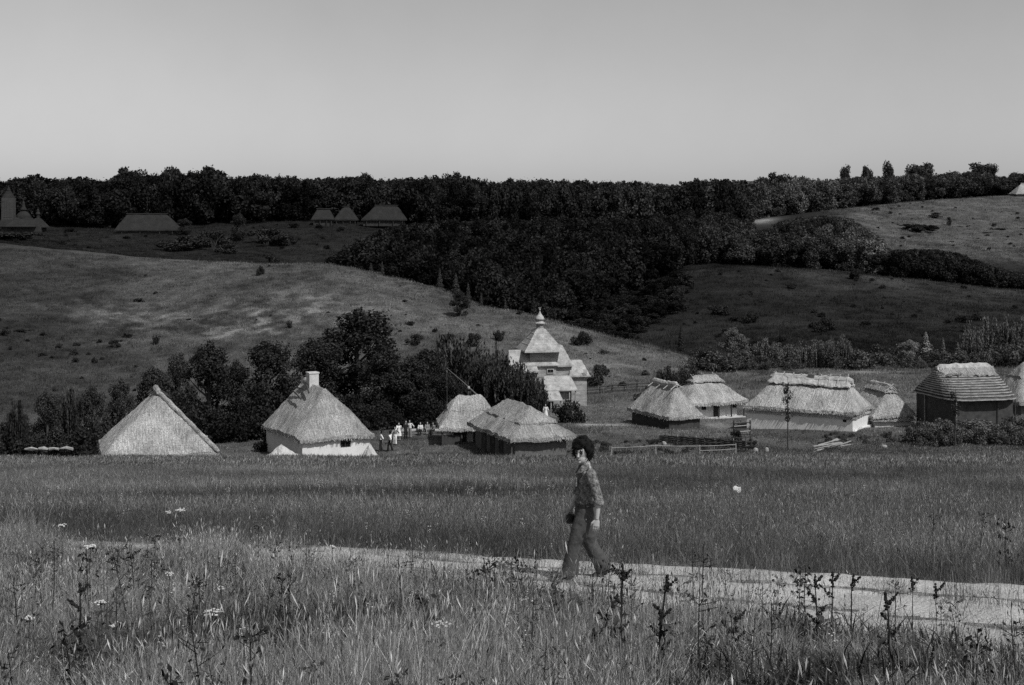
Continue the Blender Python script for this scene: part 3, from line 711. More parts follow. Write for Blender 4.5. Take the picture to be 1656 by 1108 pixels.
# ---------------------------------------------------------------- wooden church
def gable_board(mb, x0, x1, y0, y1, z0, z1): mb.box(x0, x1, y0, y1, z0, z1)
def build_church():
    D = 160.0; s = 1 / 14.375
    c = GP(873, D); c.z = -21.9
    ref = -(646 - HY) / F * D - c.z           # local height of picture row 646
    Z = lambda py: ref + (646 - py) * s
    root = empty('wooden_church', tuple(c), R(13), 'pale wooden church with stepped tent roofs and onion-topped lantern above the village', 'church')
    hs = 1.5
    # central tower
    body = MB(); body.box(-hs, hs, -hs, hs, -1.0, Z(586)); body.box(-hs + 0.07, hs - 0.07, -hs + 0.07, hs - 0.07, Z(586), Z(560))
    tw = body.build('tower', M['board_wall'], root)
    n = 0
    for k in range(9):
        x = -hs + 0.17 + k * (2 * hs - 0.34) / 8
        for (zz0, zz1, yy) in ((Z(608), Z(590), -hs), (Z(585), Z(566), -hs + 0.07)):
            if abs(x - 0.85) < 0.55 and zz1 < Z(588): continue
            MB().box(x - 0.16, x + 0.16, yy - 0.03, yy - 0.003, zz0, zz1).build('wall_board', M['board_wall'], tw)
    # skirt eave
    def frustum(b0, z0, b1, z1, nm, mat, par, lip=0.12):
        mb = MB(); v = []
        for b, z in ((b0, z0 - lip), (b0, z0), (b1, z1)):
            v += [(-b, -b, z), (b, -b, z), (b, b, z), (-b, b, z)]
        f = [(3, 2, 1, 0), (8, 9, 10, 11)]
        for q in range(2):
            for k in range(4): f.append((q * 4 + k, q * 4 + (k + 1) % 4, q * 4 + 4 + (k + 1) % 4, q * 4 + 4 + k))
        mb.add(v, f); return mb.build(nm, mat, par)
    frustum(hs + 0.32, Z(588), hs - 0.07, Z(583), 'skirt_roof', M['shingle'], root)
    # flared tent roof
    mb = MB(); prof = [(2.3, Z(567)), (2.26, Z(564.5)), (1.72, Z(555)), (1.26, Z(546.5)), (0.84, Z(538)), (0.5, Z(531.5))]
    v = []; f = []
    for b, z in prof: v += [(-b, -b, z), (b, -b, z), (b, b, z), (-b, b, z)]
    for q in range(len(prof) - 1):
        for k in range(4): f.append((q * 4 + k, q * 4 + (k + 1) % 4, q * 4 + 4 + (k + 1) % 4, q * 4 + 4 + k))
    f.append((3, 2, 1, 0)); mb.add(v, f)
    tent = mb.build('tent_roof', M['shingle'], root)
    for b, z in [prof[i] for i in (2, 3, 4)]:
        frustum(b + 0.05, z - 0.02, b - 0.02, z + 0.05, 'shingle_course', M['shingle'], tent, lip=0.04)
    MB().lathe([(0.42, Z(532)), (0.42, Z(524))], 8).build('lantern_drum', M['board_wall'], root)
    MB().lathe([(0.5, Z(532.5)), (0.52, Z(531)), (0.45, Z(530.3))], 8).build('lantern_base', M['shingle'], root)
    MB().lathe([(0.40, Z(524.5)), (0.62, Z(523.3)), (0.62, Z(522.4)), (0.42, Z(520.2)), (0.38, Z(518))], 12).build('lantern_eave', M['shingle'], root)
    MB().lathe([(0.34, Z(518.2)), (0.52, Z(517)), (0.54, Z(515.5)), (0.42, Z(512)), (0.24, Z(509)), (0.13, Z(506.5)), (0.07, Z(504)), (0.03, Z(502))], 14).build('onion_dome', M['shingle'], root, smooth=True)
    fin = MB().ball((0, 0, Z(500.6)), 0.1).build('finial', M['pale_wood'], root, smooth=True)
    MB().tube([(0, 0, Z(500.5)), (0, 0, Z(496.8))], 0.03, 6).build('cross_post', M['pale_wood'], fin)
    MB().tube([(-0.16, 0, Z(498)), (0.16, 0, Z(498))], 0.025, 6).build('cross_bar', M['pale_wood'], fin)
    # tower window
    w = MB(); x0, x1, z0, z1 = 0.42, 1.22, Z(602), Z(594.5)
    w.box(x0, x1, -hs - 0.1, -hs - 0.004, z1 - 0.08, z1); w.box(x0, x1, -hs - 0.1, -hs - 0.004, z0, z0 + 0.08)
    w.box(x0, x0 + 0.08, -hs - 0.1, -hs - 0.004, z0 + 0.08, z1 - 0.08); w.box(x1 - 0.08, x1, -hs - 0.1, -hs - 0.004, z0 + 0.08, z1 - 0.08)
    win = w.build('window', M['pale_wood'], root)
    MB().box(x0 + 0.08, x1 - 0.08, -hs - 0.02, -hs - 0.006, z0 + 0.08, z1 - 0.08).build('pane', M['pane'], win)
    MB().box((x0 + x1) / 2 - 0.03, (x0 + x1) / 2 + 0.03, -hs - 0.05, -hs - 0.022, z0 + 0.08, z1 - 0.08).build('mullion', M['dark_wood'], win)
    # arms
    def arm(nm, cx, cy, a, b, ez, rz, axis, ins, wz, wi=0.35):
        r = link(nm, roof_mesh(a, b, rz - ez, axis, ins[0], ins[1], M['shingle'], ez, 0.16, 0.95, rough=0.02, ragged=0.02, step=0.2), root, (cx, cy, 0))
        MB().box(cx - a / 2 + wi, cx + a / 2 - wi, cy - b / 2 + wi, cy + b / 2 - wi, -1.0, ez + 0.02).build('arm_wall', M['board_wall'], root)
        return r
    arm('left_arm_roof', -2.35, -0.25, 3.5, 3.9, Z(597), Z(563), 'x', (0.35, 0.3), 0)
    arm('right_arm_roof', 2.35, 0.5, 2.5, 3.4, Z(590), Z(557), 'x', (0.2, 0.9), 0)
    ap = arm('apse_roof', 4.3, 0.1, 2.5, 3.0, Z(607), Z(582), 'x', (0.1, 0.7), 0)
    for k in range(3):
        MB().box(4.7 + k * 0.16, 4.78 + k * 0.16, -1.52, -1.46, Z(605), Z(597)).build('roof_peg', M['pale_wood'], ap, loc=(-4.3, -0.1, 0))
    # porch, two roofs stepping down to the front
    def lean(nm, x0, x1, y0, y1, ztop, zeave, side=0.35):
        t = 0.12
        v = [(x0, y1, zeave), (x1, y1, zeave), (x1 - side, y0, ztop), (x0 + side, y0, ztop)]
        v += [(p[0], p[1], p[2] - t) for p in v]
        return MB().add(v, [(0, 1, 2, 3), (7, 6, 5, 4), (0, 4, 5, 1), (1, 5, 6, 2), (2, 6, 7, 3), (3, 7, 4, 0)]).build(nm, M['shingle'], root)
    lean('porch_roof', -0.3, 3.5, -1.5, -3.3, Z(606), Z(626))
    lean('lower_porch_roof', -1.2, 1.5, -2.7, -4.4, Z(621), Z(639.5), 0.25)
    MB().box(0.1, 2.8, -2.6, -1.505, -1.0, Z(618)).build('porch_wall', M['board_wall'], root)
    for x in (-1.0, 0.2, 1.3):
        MB().tube([(x, -4.2, -1.0), (x, -4.2, Z(640))], 0.09, 6).build('porch_post', M['pale_wood'], root)
    MB().box(0.0, 0.9, -2.66, -2.605, 0.0, 1.7).build('door', M['dark_wood'], root)
    for x in (2.6, 3.3):
        MB().tube([(x, -3.1, -1.0), (x, -3.1, Z(628))], 0.08, 6).build('porch_post', M['pale_wood'], root)
build_church()

def build_far_church():
    D = 432.0; s = D / F
    c = P(38, 372, D)
    root = empty('far_wooden_church', tuple(c), R(4), 'distant dark church with tall belfry and two onion cupolas at the left picture edge', 'church')
    X = lambda px: (px - 38) * s; Z = lambda py: (372 - py) * s
    MB().box(X(26), X(70), -3, 3, -2, Z(364)).build('wall', M['old_wood'], root)
    def frus(cx, w0, z0, w1, z1, nm, m): MB().tube([(cx, 0, z0 - 0.2), (cx, 0, z0), (cx, 0, z1)], [w0 * 1.414, w0 * 1.414, w1 * 1.414], 4, side=(1, 1, 0)).build(nm, m, root)
    # belfry
    frus(X(14.5), 1.75, -2, 1.65, Z(320), 'belfry_shaft', M['log'])
    frus(X(14.5), 2.7, Z(366), 1.75, Z(355), 'belfry_skirt_roof', M['thatch_cloud_shaded'])
    frus(X(14.5), 1.5, Z(319.5), 0.55, Z(309), 'belfry_tent_roof', M['thatch_cloud_shaded'])
    MB().lathe([(0.5, Z(309.5)), (0.62, Z(308)), (0.4, Z(305)), (0.12, Z(302.5)), (0.04, Z(299.5))], 10, (X(14.5), 0, 0)).build('belfry_cupola', M['thatch_cloud_shaded'], root)
    for k in range(5):
        MB().box(X(14.5) - 1.15 + k * 0.5, X(14.5) - 0.72 + k * 0.5, -1.78, -1.70, Z(352), Z(324)).build('belfry_board', M['log'], root)
    # nave
    frus(X(39), 4.4, Z(366), 1.9, Z(352), 'nave_roof', M['thatch_cloud_shaded'])
    MB().lathe([(2.3, Z(353)), (2.25, Z(350)), (1.8, Z(346)), (1.0, Z(342.5)), (0.5, Z(340.5)), (1.05, Z(339.5)), (0.95, Z(337.8)), (0.6, Z(335.5)), (0.45, Z(331)), (0.4, Z(328)), (0.12, Z(325)), (0.04, Z(321))], 12, (X(38), 0, 0)).build('nave_dome', M['thatch_cloud_shaded'], root)
    frus(X(61), 2.8, Z(367), 0.7, Z(353), 'apse_roof', M['thatch_cloud_shaded'])
    MB().lathe([(0.55, Z(355)), (0.5, Z(348)), (0.75, Z(346.5)), (0.6, Z(344)), (0.35, Z(342)), (0.45, Z(340.5)), (0.1, Z(337.5)), (0.03, Z(335))], 10, (X(61), 0, 0)).build('apse_cupola', M['thatch_cloud_shaded'], root)
    MB().box(X(42.5), X(44.5), -3.05, -3.0, Z(364.5), Z(359)).build('window', M['pane'], root)
build_far_church()

# ---------------------------------------------------------------- trees
def leaves(mb_v, mb_f, c, nrm, size, elong=1.0, upv=None):
    n = nrm.normalized()
    a = n.cross(Vector((random.gauss(0, 1), random.gauss(0, 1), random.gauss(0, 1)))) if upv is None else upv
    a = a - n * a.dot(n)
    if a.length < 1e-4: a = Vector((1, 0, 0))
    a.normalize(); b = n.cross(a)
    s = size * random.uniform(0.6, 1.25); o = len(mb_v)
    l = s * elong
    mb_v += [c - a * l * 0.5, c + b * s * 0.36, c + a * l * 0.5, c - b * s * 0.36]; mb_f.append((o, o + 1, o + 2, o + 3))
def crown_mesh(kind, seed, mat, nleaf, size):
    random.seed(seed); v = []; f = []
    lobes = []
    if kind == 'broad':      # unit: 8 wide, 10 tall
        for k in range(40):
            z = random.uniform(0.5, 8.9); rr = 2.9 * math.sin(math.pi * min(max((z + 0.9) / 10.6, 0.05), 0.97)) ** 0.7
            an = random.uniform(0, 6.28); r = random.uniform(0.3, 1.0) * rr
            lobes.append((Vector((r * math.cos(an), r * math.sin(an), z)), random.uniform(0.5, 1.35)))
        lobes.append((Vector((random.uniform(-.6, .6), 0, 8.8)), 0.8)); lobes.append((Vector((random.uniform(-.5, .5), 0.2, 9.5)), 0.45))
    elif kind == 'dome':
        for k in range(16):
            z = random.uniform(3.0, 8.4); rr = 3.1 * math.sqrt(max(0.05, 1 - ((z - 4) / 5.0) ** 2))
            an = random.uniform(0, 6.28); r = random.uniform(0.2, 0.95) * rr
            lobes.append((Vector((r * math.cos(an), r * math.sin(an), z)), random.uniform(1.0, 1.9)))
    elif kind == 'bush':     # unit: 4 wide, 3 tall
        for k in range(12):
            an = random.uniform(0, 6.28); r = random.uniform(0, 1.45); z = random.uniform(0.35, 2.35 - 0.6 * r)
            lobes.append((Vector((r * math.cos(an), r * math.sin(an), z)), random.uniform(0.4, 0.75)))
    elif kind == 'sapling':  # unit: 1.4 wide, 6 tall
        for k in range(16):
            z = random.uniform(2.3, 5.7); an = random.uniform(0, 6.28); r = random.uniform(0, 0.45)
            lobes.append((Vector((r * math.cos(an), r * math.sin(an), z)), random.uniform(0.12, 0.38)))
    if lobes:
        w = [r * r for _, r in lobes]; tot = sum(w)
        for (c, r), wi in zip(lobes, w):
            for _ in range(int(nleaf * wi / tot)):
                d = Vector((random.gauss(0, 1), random.gauss(0, 1), random.gauss(0, 1))).normalized()
                rad = r * random.uniform(0.4, 1.0) ** 0.5 * (random.uniform(1.0, 1.35) if random.random() < 0.14 else 1.0) * (1 + 0.25 * nz(d.x * 3 + seed, d.y * 3, d.z * 3))
                p = c + d * rad
                if p.z < 0.05: p.z = abs(p.z) + 0.05
                leaves(v, f, p, d + Vector((random.gauss(0, .6), random.gauss(0, .6), random.gauss(0, .6))), size)
    elif kind == 'conifer':  # unit 3 wide, 6 tall
        for _ in range(nleaf):
            z = random.random() ** 1.5 * 5.7 + 0.2; rr = 1.45 * (1 - z / 6.05) ** 0.85 * (0.9 + 0.1 * math.cos(z * 5 + seed))
            an = random.uniform(0, 6.28); r = rr * random.uniform(0.3, 1.0) ** 0.5 * (1 + 0.2 * nz(an * 2, z * 2, seed))
            p = Vector((r * math.cos(an), r * math.sin(an), z - 0.12 * r))
            leaves(v, f, p, Vector((math.cos(an), math.sin(an), 0.8)) + Vector((random.gauss(0, .5), random.gauss(0, .5), random.gauss(0, .5))), size)
    elif kind == 'wispy':    # unit 5 wide, 7 tall: many upright twiggy sprays
        for k in range(60):
            an = random.uniform(0, 6.28); r = 2.2 * math.sqrt(random.random()); top = 6.9 * (1 - 0.10 * r * r) * random.uniform(0.75, 1.0)
            for _ in range(nleaf // 60):
                t = random.random() ** 0.8; z = 0.2 + t * (top - 0.2); rr = r * (0.45 + 0.62 * t) + random.gauss(0, 0.3)
                p = Vector((rr * math.cos(an), rr * math.sin(an), z))
                leaves(v, f, p, Vector((random.gauss(0, 1), random.gauss(0, 1), random.gauss(0, .35))), size, 2.2, Vector((0.15 * math.cos(an), 0.15 * math.sin(an), 1)))
    me = bpy.data.meshes.new('crown'); me.from_pydata([tuple(p) for p in v], [], f); me.materials.append(mat); me.update()
    return me
def trunk_mesh(kind, seed):
    random.seed(seed + 500); mb = MB()
    if kind in ('broad', 'dome'):
        mb.tube([(0, 0, -0.6), (0.05, 0, 1.2), (-0.05, 0.05, 3.5), (0.1, 0, 6.5), (0.1, 0, 8.2)], [0.34, 0.27, 0.21, 0.12, 0.04], 8)
        for k in range(7):
            an = k * 0.95 + random.random(); z = 1.8 + k * 0.6; r = random.uniform(1.5, 2.6)
            mb.tube([(0, 0, z), (r * .5 * math.cos(an), r * .5 * math.sin(an), z + 0.8), (r * math.cos(an), r * math.sin(an), z + 1.9)], [0.12, 0.08, 0.03], 5)
    elif kind == 'conifer': mb.tube([(0, 0, -0.5), (0, 0, 3), (0, 0, 5.9)], [0.12, 0.08, 0.015], 6)
    elif kind == 'sapling':
        mb.tube([(0, 0, -0.4), (0.05, 0, 2), (-0.03, 0, 4), (0, 0, 5.8)], [0.09, 0.07, 0.05, 0.015], 6)
        for k in range(8):
            an = k * 2.3; z = 2.2 + k * 0.42
            mb.tube([(0, 0, z), (0.35 * math.cos(an), 0.35 * math.sin(an), z + 0.45)], [0.03, 0.01], 4)
    else:
        for k in range(7):
            an = k * 0.9; hh = 1.6 if kind == 'bush' else 4.6; r = 0.8 if kind == 'bush' else 1.4
            mb.tube([(0.12 * math.cos(an), 0.12 * math.sin(an), -0.3), (r * .4 * math.cos(an), r * .4 * math.sin(an), hh * .5), (r * math.cos(an), r * math.sin(an), hh)], [0.06, 0.045, 0.015], 5)
    return mb.mesh('trunk', M['bark'])
UNIT = {'broad': (8, 10), 'dome': (8, 10), 'bush': (4, 3), 'conifer': (3, 6), 'wispy': (5, 7), 'sapling': (1.4, 6)}
SPEC = {'broad': (12000, 0.27), 'dome': (5000, 0.45), 'bush': (2800, 0.21), 'conifer': (2200, 0.30), 'wispy': (8400, 0.19), 'sapling': (520, 0.17)}
_lib = {}
def kind_mesh(kind, variant, leaf):
    k = (kind, variant, leaf)
    if k not in _lib:
        n, s = SPEC[kind]
        _lib[k] = (crown_mesh(kind, variant * 31 + len(kind) * 7, M[leaf], n, s), trunk_mesh(kind, variant))
    return _lib[k]
_tree_count = 0
def tree(name, label, kind, px, D, top, wpx, leaf='leaf_dark', variant=0, cat='tree', group=None, base_py=None):
    global _tree_count
    g = GP(px, D); _tree_count += 1
    h = -(top - HY) / F * D - g.z
    if h < 0.5: print('LOW TREE', label, h); h = 0.5
    w = wpx / F * D; u = UNIT[kind]
    root = empty(name, (g.x, g.y, g.z - 0.05), (_tree_count * 2.4) % 6.28, label, cat, group)
    root.scale = (w / u[0], w / u[0], h / u[1])
    cm, tm = kind_mesh(kind, variant, leaf)
    link('foliage' if kind == 'bush' else 'crown', cm, root); link('stem' if kind == 'bush' else 'trunk', tm, root)
    return root
def build_trees():
    T = tree; n0 = 'broadleaf_tree'
    # behind the left houses
    T(n0, 'tallest dark bushy tree behind the chimney cottage', 'broad', 578, 150, 495, 185, 'leaf_dark', 0)
    T(n0, 'dark round tree just right of the steep ground-reaching roof', 'broad', 338, 138, 548, 125, 'leaf_dark', 1)
    T(n0, 'dark tree behind the left slope of the chimney cottage roof', 'broad', 432, 141, 548, 140, 'leaf_dark', 2)
    T(n0, 'dark tree directly behind the chimney of the white cottage', 'broad', 510, 146, 545, 120, 'leaf_dark', 1)
    T(n0, 'dark leafy tree right of the chimney cottage, above the group of people', 'broad', 628, 141, 560, 130, 'leaf_dark', 3)
    T(n0, 'dark tree between the group of people and the open shed', 'broad', 692, 145, 562, 104, 'leaf_dark', 2)
    T('willow_tree', 'grey feathery tree behind the raised well sweep', 'wispy', 728, 152, 534, 112, 'leaf', 0)
    T('willow_tree', 'tall feathery tree hiding the left side of the wooden church', 'wispy', 802, 149, 550, 118, 'leaf', 1)
    T('willow_tree', 'feathery tree between the open shed roof and the wooden church', 'wispy', 843, 147, 580, 70, 'leaf', 0)
    T('willow_tree', 'feathery tree above the thatched shed ridge, right of the well sweep', 'wispy', 765, 154, 548, 95, 'leaf', 1)
    T('willow_tree', 'slim feathery tree covering the church porch\'s left corner', 'wispy', 866, 150, 598, 42, 'leaf', 1)
    T('garden_bush', 'dark round bush in front of the wooden church porch', 'bush', 918, 143, 624, 62, 'leaf_dark', 0, 'bush')
    T('garden_bush', 'dark bush at the right end of the wooden church', 'bush', 966, 182, 576, 44, 'leaf', 1, 'bush')
    T('garden_bush', 'small dark bush at the corner of the shaded clay house', 'bush', 936, 117, 694, 26, 'leaf_dark', 1, 'bush')
    T('garden_bush', 'dark bush under the left eave of the chimney cottage', 'bush', 430, 124, 695, 60, 'leaf_dark', 0, 'bush')
    T(n0, 'dark tree filling the gap between the round tree and the chimney cottage', 'broad', 385, 139, 580, 100, 'leaf_dark', 3)
    T(n0, 'low dark tree above the heads of the seated people', 'broad', 662, 140, 578, 112, 'leaf_dark', 0)
    T(n0, 'dark tree behind the open shed roof\'s left end', 'broad', 722, 140, 600, 80, 'leaf_dark', 1)
    # scrub left of the steep roof
    S = 'scrub_bush'
    T(S, 'dark scrubby tree at the left picture edge beside the pale log row', 'wispy', 28, 124, 642, 44, 'leaf_dark', 0, 'bush')
    T(S, 'grey scrub right of the scrubby tree at the left edge', 'broad', 76, 130, 630, 70, 'leaf', 1, 'bush')
    T(S, 'grey scrub behind the pale log row', 'wispy', 112, 131, 622, 56, 'leaf', 0, 'bush')
    T(S, 'scrub bush left of the steep ground-reaching roof', 'broad', 152, 131, 622, 66, 'leaf', 2, 'bush')
    T(S, 'scrub bush behind the left slope of the steep roof', 'broad', 196, 133, 610, 74, 'leaf', 3, 'bush')
    T(S, 'tall scrub behind the apex of the steep roof', 'broad', 250, 140, 590, 86, 'leaf', 0, 'bush')
    T(S, 'upper scrub between the steep roof and the dark round tree', 'broad', 292, 146, 568, 66, 'leaf', 2, 'bush')
    T(S, 'low dark bush at the foot of the steep roof\'s left corner', 'bush', 140, 110, 716, 60, 'leaf_dark', 1, 'bush')
    # bushes on the left hillside
    H = 'hillside_bush'
    T(H, 'lone small dark bush near the crest of the sunny hill', 'bush', 422, 254, 420, 18, 'leaf_dark', 0, 'bush')
    T(H, 'large upright juniper-like bush below the hill crest', 'broad', 744, 223, 470, 44, 'leaf_dark', 0, 'bush')
    T(H, 'low dark bush on the hill above the tallest dark tree\'s right side', 'bush', 670, 204, 534, 36, 'leaf_dark', 1, 'bush')
    T(H, 'round dark bush on the hill left of the church spire', 'bush', 807, 209, 524, 26, 'leaf_dark', 0, 'bush')
    T(H, 'dark bush on the hill between the juniper-like bush and the feathery trees', 'bush', 766, 204, 530, 30, 'leaf_dark', 1, 'bush')
    T(H, 'dark bush on the hill right of the church spire', 'bush', 943, 209, 520, 42, 'leaf_dark', 0, 'bush')
    T(H, 'dark spreading bush low on the hill at far left', 'bush', 38, 219, 530, 36, 'leaf_dark', 1, 'bush')
    T(H, 'small dark bush on the hill above the steep roof', 'bush', 252, 214, 532, 16, 'leaf_dark', 0, 'bush')
    T(H, 'flat dark bush on the hill left of the small dark bush above the steep roof', 'bush', 185, 212, 545, 24, 'leaf_dark', 1, 'bush')
    T(H, 'tiny dark bush on the hill, lowest of those above the steep roof', 'bush', 152, 203, 570, 12, 'leaf_dark', 0, 'bush')
    T(H, 'faint dark bush on the hill, right of the spreading bush at far left', 'bush', 96, 211, 549, 14, 'leaf', 0, 'bush')
    T(H, 'small dark bush in the palest patch of the hill', 'bush', 468, 214, 510, 12, 'leaf_dark', 0, 'bush')
    # young conifers along the crest
    C = 'young_conifer'
    for px, D, top, w, lab in ((600, 262, 424, 9, 'small grey conifer, leftmost of the row along the hill crest'), (618, 262, 422, 9, 'small grey conifer, second from left along the hill crest'),
                               (711, 252, 433, 13, 'grey spindle conifer, third from left along the hill crest'), (737, 250, 441, 17, 'biggest grey conifer of the row along the hill crest'),
                               (757, 248, 456, 11, 'slim grey conifer right of the biggest one on the hill crest'), (778, 245, 471, 7, 'tiny grey conifer near the lower end of the hill crest row'),
                               (817, 240, 482, 8, 'last tiny grey conifer of the crest row, left of the church spire')):
        T(C, lab, 'conifer', px, D, top, w * 1.25, 'leaf', 1, 'tree', 'conifers along the hill crest')
    T(C, 'dark conifer peeping over the hill crest right behind the church spire', 'conifer', 863, 240, 480, 22, 'leaf_dark', 0)
    # valley right of the church
    T('garden_bush', 'grey twiggy bush behind the thatched timber barn', 'wispy', 1078, 166, 588, 50, 'leaf', 0, 'bush')
    T('garden_bush', 'grey twiggy bush between the timber barn and the white porch cottage', 'wispy', 1112, 170, 582, 46, 'leaf', 1, 'bush')
    T('valley_tree', 'round pale-topped tree behind the white porch cottage', 'broad', 1187, 203, 528, 62, 'leaf_grey', 0)
    T('valley_tree', 'dark low tree at the foot of the round pale-topped tree', 'broad', 1148, 196, 560, 60, 'leaf', 1)
    T('valley_tree', 'greyish tree between the porch cottage and the long white cottage', 'wispy', 1240, 200, 543, 54, 'leaf_grey', 0)
    for i, (px, top, w, lab) in enumerate(((1275, 560, 26, 'first thin tree of the row behind the long white cottage'), (1298, 556, 26, 'second thin tree of the row behind the long white cottage'),
                                           (1322, 552, 24, 'third thin tree of the row behind the long white cottage'), (1344, 546, 20, 'tall fourth thin tree of the row behind the long white cottage'), (1364, 544, 18, 'last and tallest thin tree of the row behind the long white cottage'))):
        T('thin_tree', lab, 'wispy', px, 203, top - 6, w * 1.7, 'leaf_grey', i % 2, 'tree', 'thin trees behind the long cottage')
    T('valley_tree', 'pale round shrub-like tree above the small thatched shed', 'broad', 1470, 206, 548, 44, 'leaf_pale', 2)
    T('valley_tree', 'pale cone-shaped tree left of the stepped barn ridge', 'conifer', 1497, 208, 536, 36, 'leaf_pale', 1)
    T('valley_tree', 'grey narrow tree above the left end of the stepped barn ridge', 'conifer', 1525, 208, 545, 18, 'leaf_grey', 0)
    T('valley_tree', 'small grey tree right above the stepped barn ridge', 'conifer', 1549, 208, 552, 22, 'leaf_grey', 1)
    T('valley_tree', 'grey upright tree behind the stepped barn ridge\'s middle', 'wispy', 1572, 212, 516, 44, 'leaf_grey', 1)
    T('valley_tree', 'tall grey tree behind the stepped barn\'s right end', 'wispy', 1600, 214, 508, 54, 'leaf_grey', 0)
    T('valley_tree', 'tallest grey tree near the right edge beyond the stepped barn', 'wispy', 1628, 214, 502, 48, 'leaf_grey', 1)
    T('valley_tree', 'grey tree cut by the right picture edge above the edge roof', 'wispy', 1656, 214, 506, 50, 'leaf_grey', 0)
    T('garden_bush', 'pale bush over the roof at the right picture edge', 'bush', 1640, 160, 572, 36, 'leaf_pale', 0, 'bush')
    T('sapling', 'thin dark young tree standing in front of the long white cottage', 'sapling', 1274, 117, 606, 21, 'leaf_dark', 0)
    T('sapling', 'thin dark young tree standing in front of the stepped barn', 'sapling', 1545, 114, 622, 20, 'leaf_dark', 1)
    T('garden_bush', 'weedy bush against the stepped barn\'s front wall', 'bush', 1570, 121, 668, 110, 'leaf_grey', 1, 'bush')
    T('garden_bush', 'dark bush at the stepped barn\'s right corner', 'bush', 1640, 122, 652, 56, 'leaf', 0, 'bush')
    T('garden_bush', 'weedy bush at the stepped barn\'s left corner', 'bush', 1508, 123, 670, 60, 'leaf_grey', 0, 'bush')
    T('garden_bush', 'low bush beside the gate between the two white cottages', 'bush', 1190, 122, 688, 26, 'leaf_dark', 1, 'bush')
    # dark far meadow on the right
    T('meadow_bush', 'dark bush in the dark meadow above the thatched timber barn', 'bush', 1163, 292, 482, 46, 'leaf_dark', 0, 'bush')
    T('meadow_bush', 'dark low bush in the dark meadow, right of the bush above the barn', 'bush', 1215, 280, 500, 36, 'leaf_dark', 1, 'bush')
    T('meadow_bush', 'large dark bush in the dark meadow above the long white cottage', 'bush', 1335, 268, 500, 50, 'leaf_dark', 0, 'bush')
    T('meadow_bush', 'round dark tree on the upper edge of the dark meadow', 'bush', 1385, 338, 428, 28, 'leaf_dark', 1, 'bush')
    T('young_conifer', 'dark slim conifer in the dark meadow above the twiggy bushes', 'conifer', 1101, 246, 526, 17, 'leaf_dark', 0)
    T('meadow_bush', 'small dark bush high in the dark meadow', 'bush', 1280, 322, 452, 26, 'leaf_dark', 0, 'bush')
    # far right sunny field
    for px, D, top, w, kind, leaf, lab in ((1512, 520, 343, 26, 'broad', 'leaf', 'dark clump at the hedge\'s right end in the far sunny field'), (1535, 505, 350, 12, 'broad', 'leaf', 'slim dark tree right of the clump in the far sunny field'),
                                     (1552, 503, 368, 11, 'bush', 'leaf', 'tiny bush beside the slim tree in the far sunny field'), (1567, 505, 364, 9, 'bush', 'leaf', 'tiny dark bush in the middle of the far sunny field'),
                                     (1617, 498, 369, 24, 'broad', 'leaf_dark', 'round dark tree in the far sunny field'), (1595, 490, 380, 20, 'bush', 'leaf', 'small bush left of the round tree in the far sunny field'),
                                     (1654, 500, 372, 14, 'bush', 'leaf', 'small bush at the right edge of the far sunny field'), (1538, 470, 388, 14, 'bush', 'leaf', 'lowest small bush in the far sunny field')):
        T('field_tree', lab, kind, px, D, top, w, leaf, 2 if kind == 'broad' else 0, 'tree' if kind == 'broad' else 'bush')
    # left terrace
    for px, D, top, w, kind, lab in ((386, 415, 343, 36, 'broad', 'dark tree standing among bushes on the far left terrace'), (430, 408, 360, 75, 'bush', 'broad dark bush right of the tree on the far terrace'),
                                     (462, 405, 370, 50, 'bush', 'low dark bush at the right end of the terrace bushes'), (300, 395, 372, 100, 'bush', 'wide dark bush below the long far barn\'s right end'),
                                     (345, 402, 364, 70, 'bush', 'dark bush left of the tree on the far terrace'), (30, 400, 370, 110, 'bush', 'dark bush below the distant church'),
                                     (365, 385, 388, 55, 'bush', 'low dark bush just above the hill crest, below the terrace tree'), (440, 360, 405, 28, 'bush', 'faint bush on the slope above the lone crest bush'),
                                     (298, 428, 352, 34, 'broad', 'dark tree at the right gable of the long far barn'), (580, 330, 400, 50, 'broad', 'first dark tree of the gully wood\'s left edge')):
        T('terrace_bush' if kind == 'bush' else 'terrace_tree', lab, kind, px, D, top, w, 'leaf_dark', 1, 'bush' if kind == 'bush' else 'tree')
    # skyline trees that stand out
    for px, D, top, w, kind, lab in ((212, 500, 263, 66, 'dome', 'rounded dome-shaped tree rising on the left skyline'), (273, 505, 267, 48, 'dome', 'flat-topped tree on the left skyline'),
                                     (338, 505, 260, 54, 'dome', 'highest rounded tree on the left skyline'), (592, 510, 273, 46, 'dome', 'rounded tree on the middle skyline above the far trio of houses'),
                                     (732, 512, 271, 50, 'dome', 'tall rounded tree on the middle skyline'), (1258, 560, 273, 50, 'dome', 'rounded tree on the right-middle skyline'),
                                     (1368, 600, 261, 24, 'dome', 'first of three slim trees on the right skyline'), (1400, 600, 262, 28, 'dome', 'second of three slim trees on the right skyline'),
                                     (1437, 600, 258, 24, 'dome', 'third and tallest of three slim trees on the right skyline'), (1490, 600, 258, 62, 'dome', 'big rounded tree on the right skyline'),
                                     (1588, 605, 258, 64, 'dome', 'broad rounded tree on the right skyline near the edge'), (1540, 605, 273, 46, 'dome', 'rounded tree between two big ones on the right skyline'), (1640, 606, 275, 34, 'dome', 'tree on the right skyline at the picture edge')):
        T('skyline_tree', lab, kind, px, D, top, w, 'leaf_dark' if px < 1300 else 'leaf', 1 + px % 2, 'tree')
build_trees()

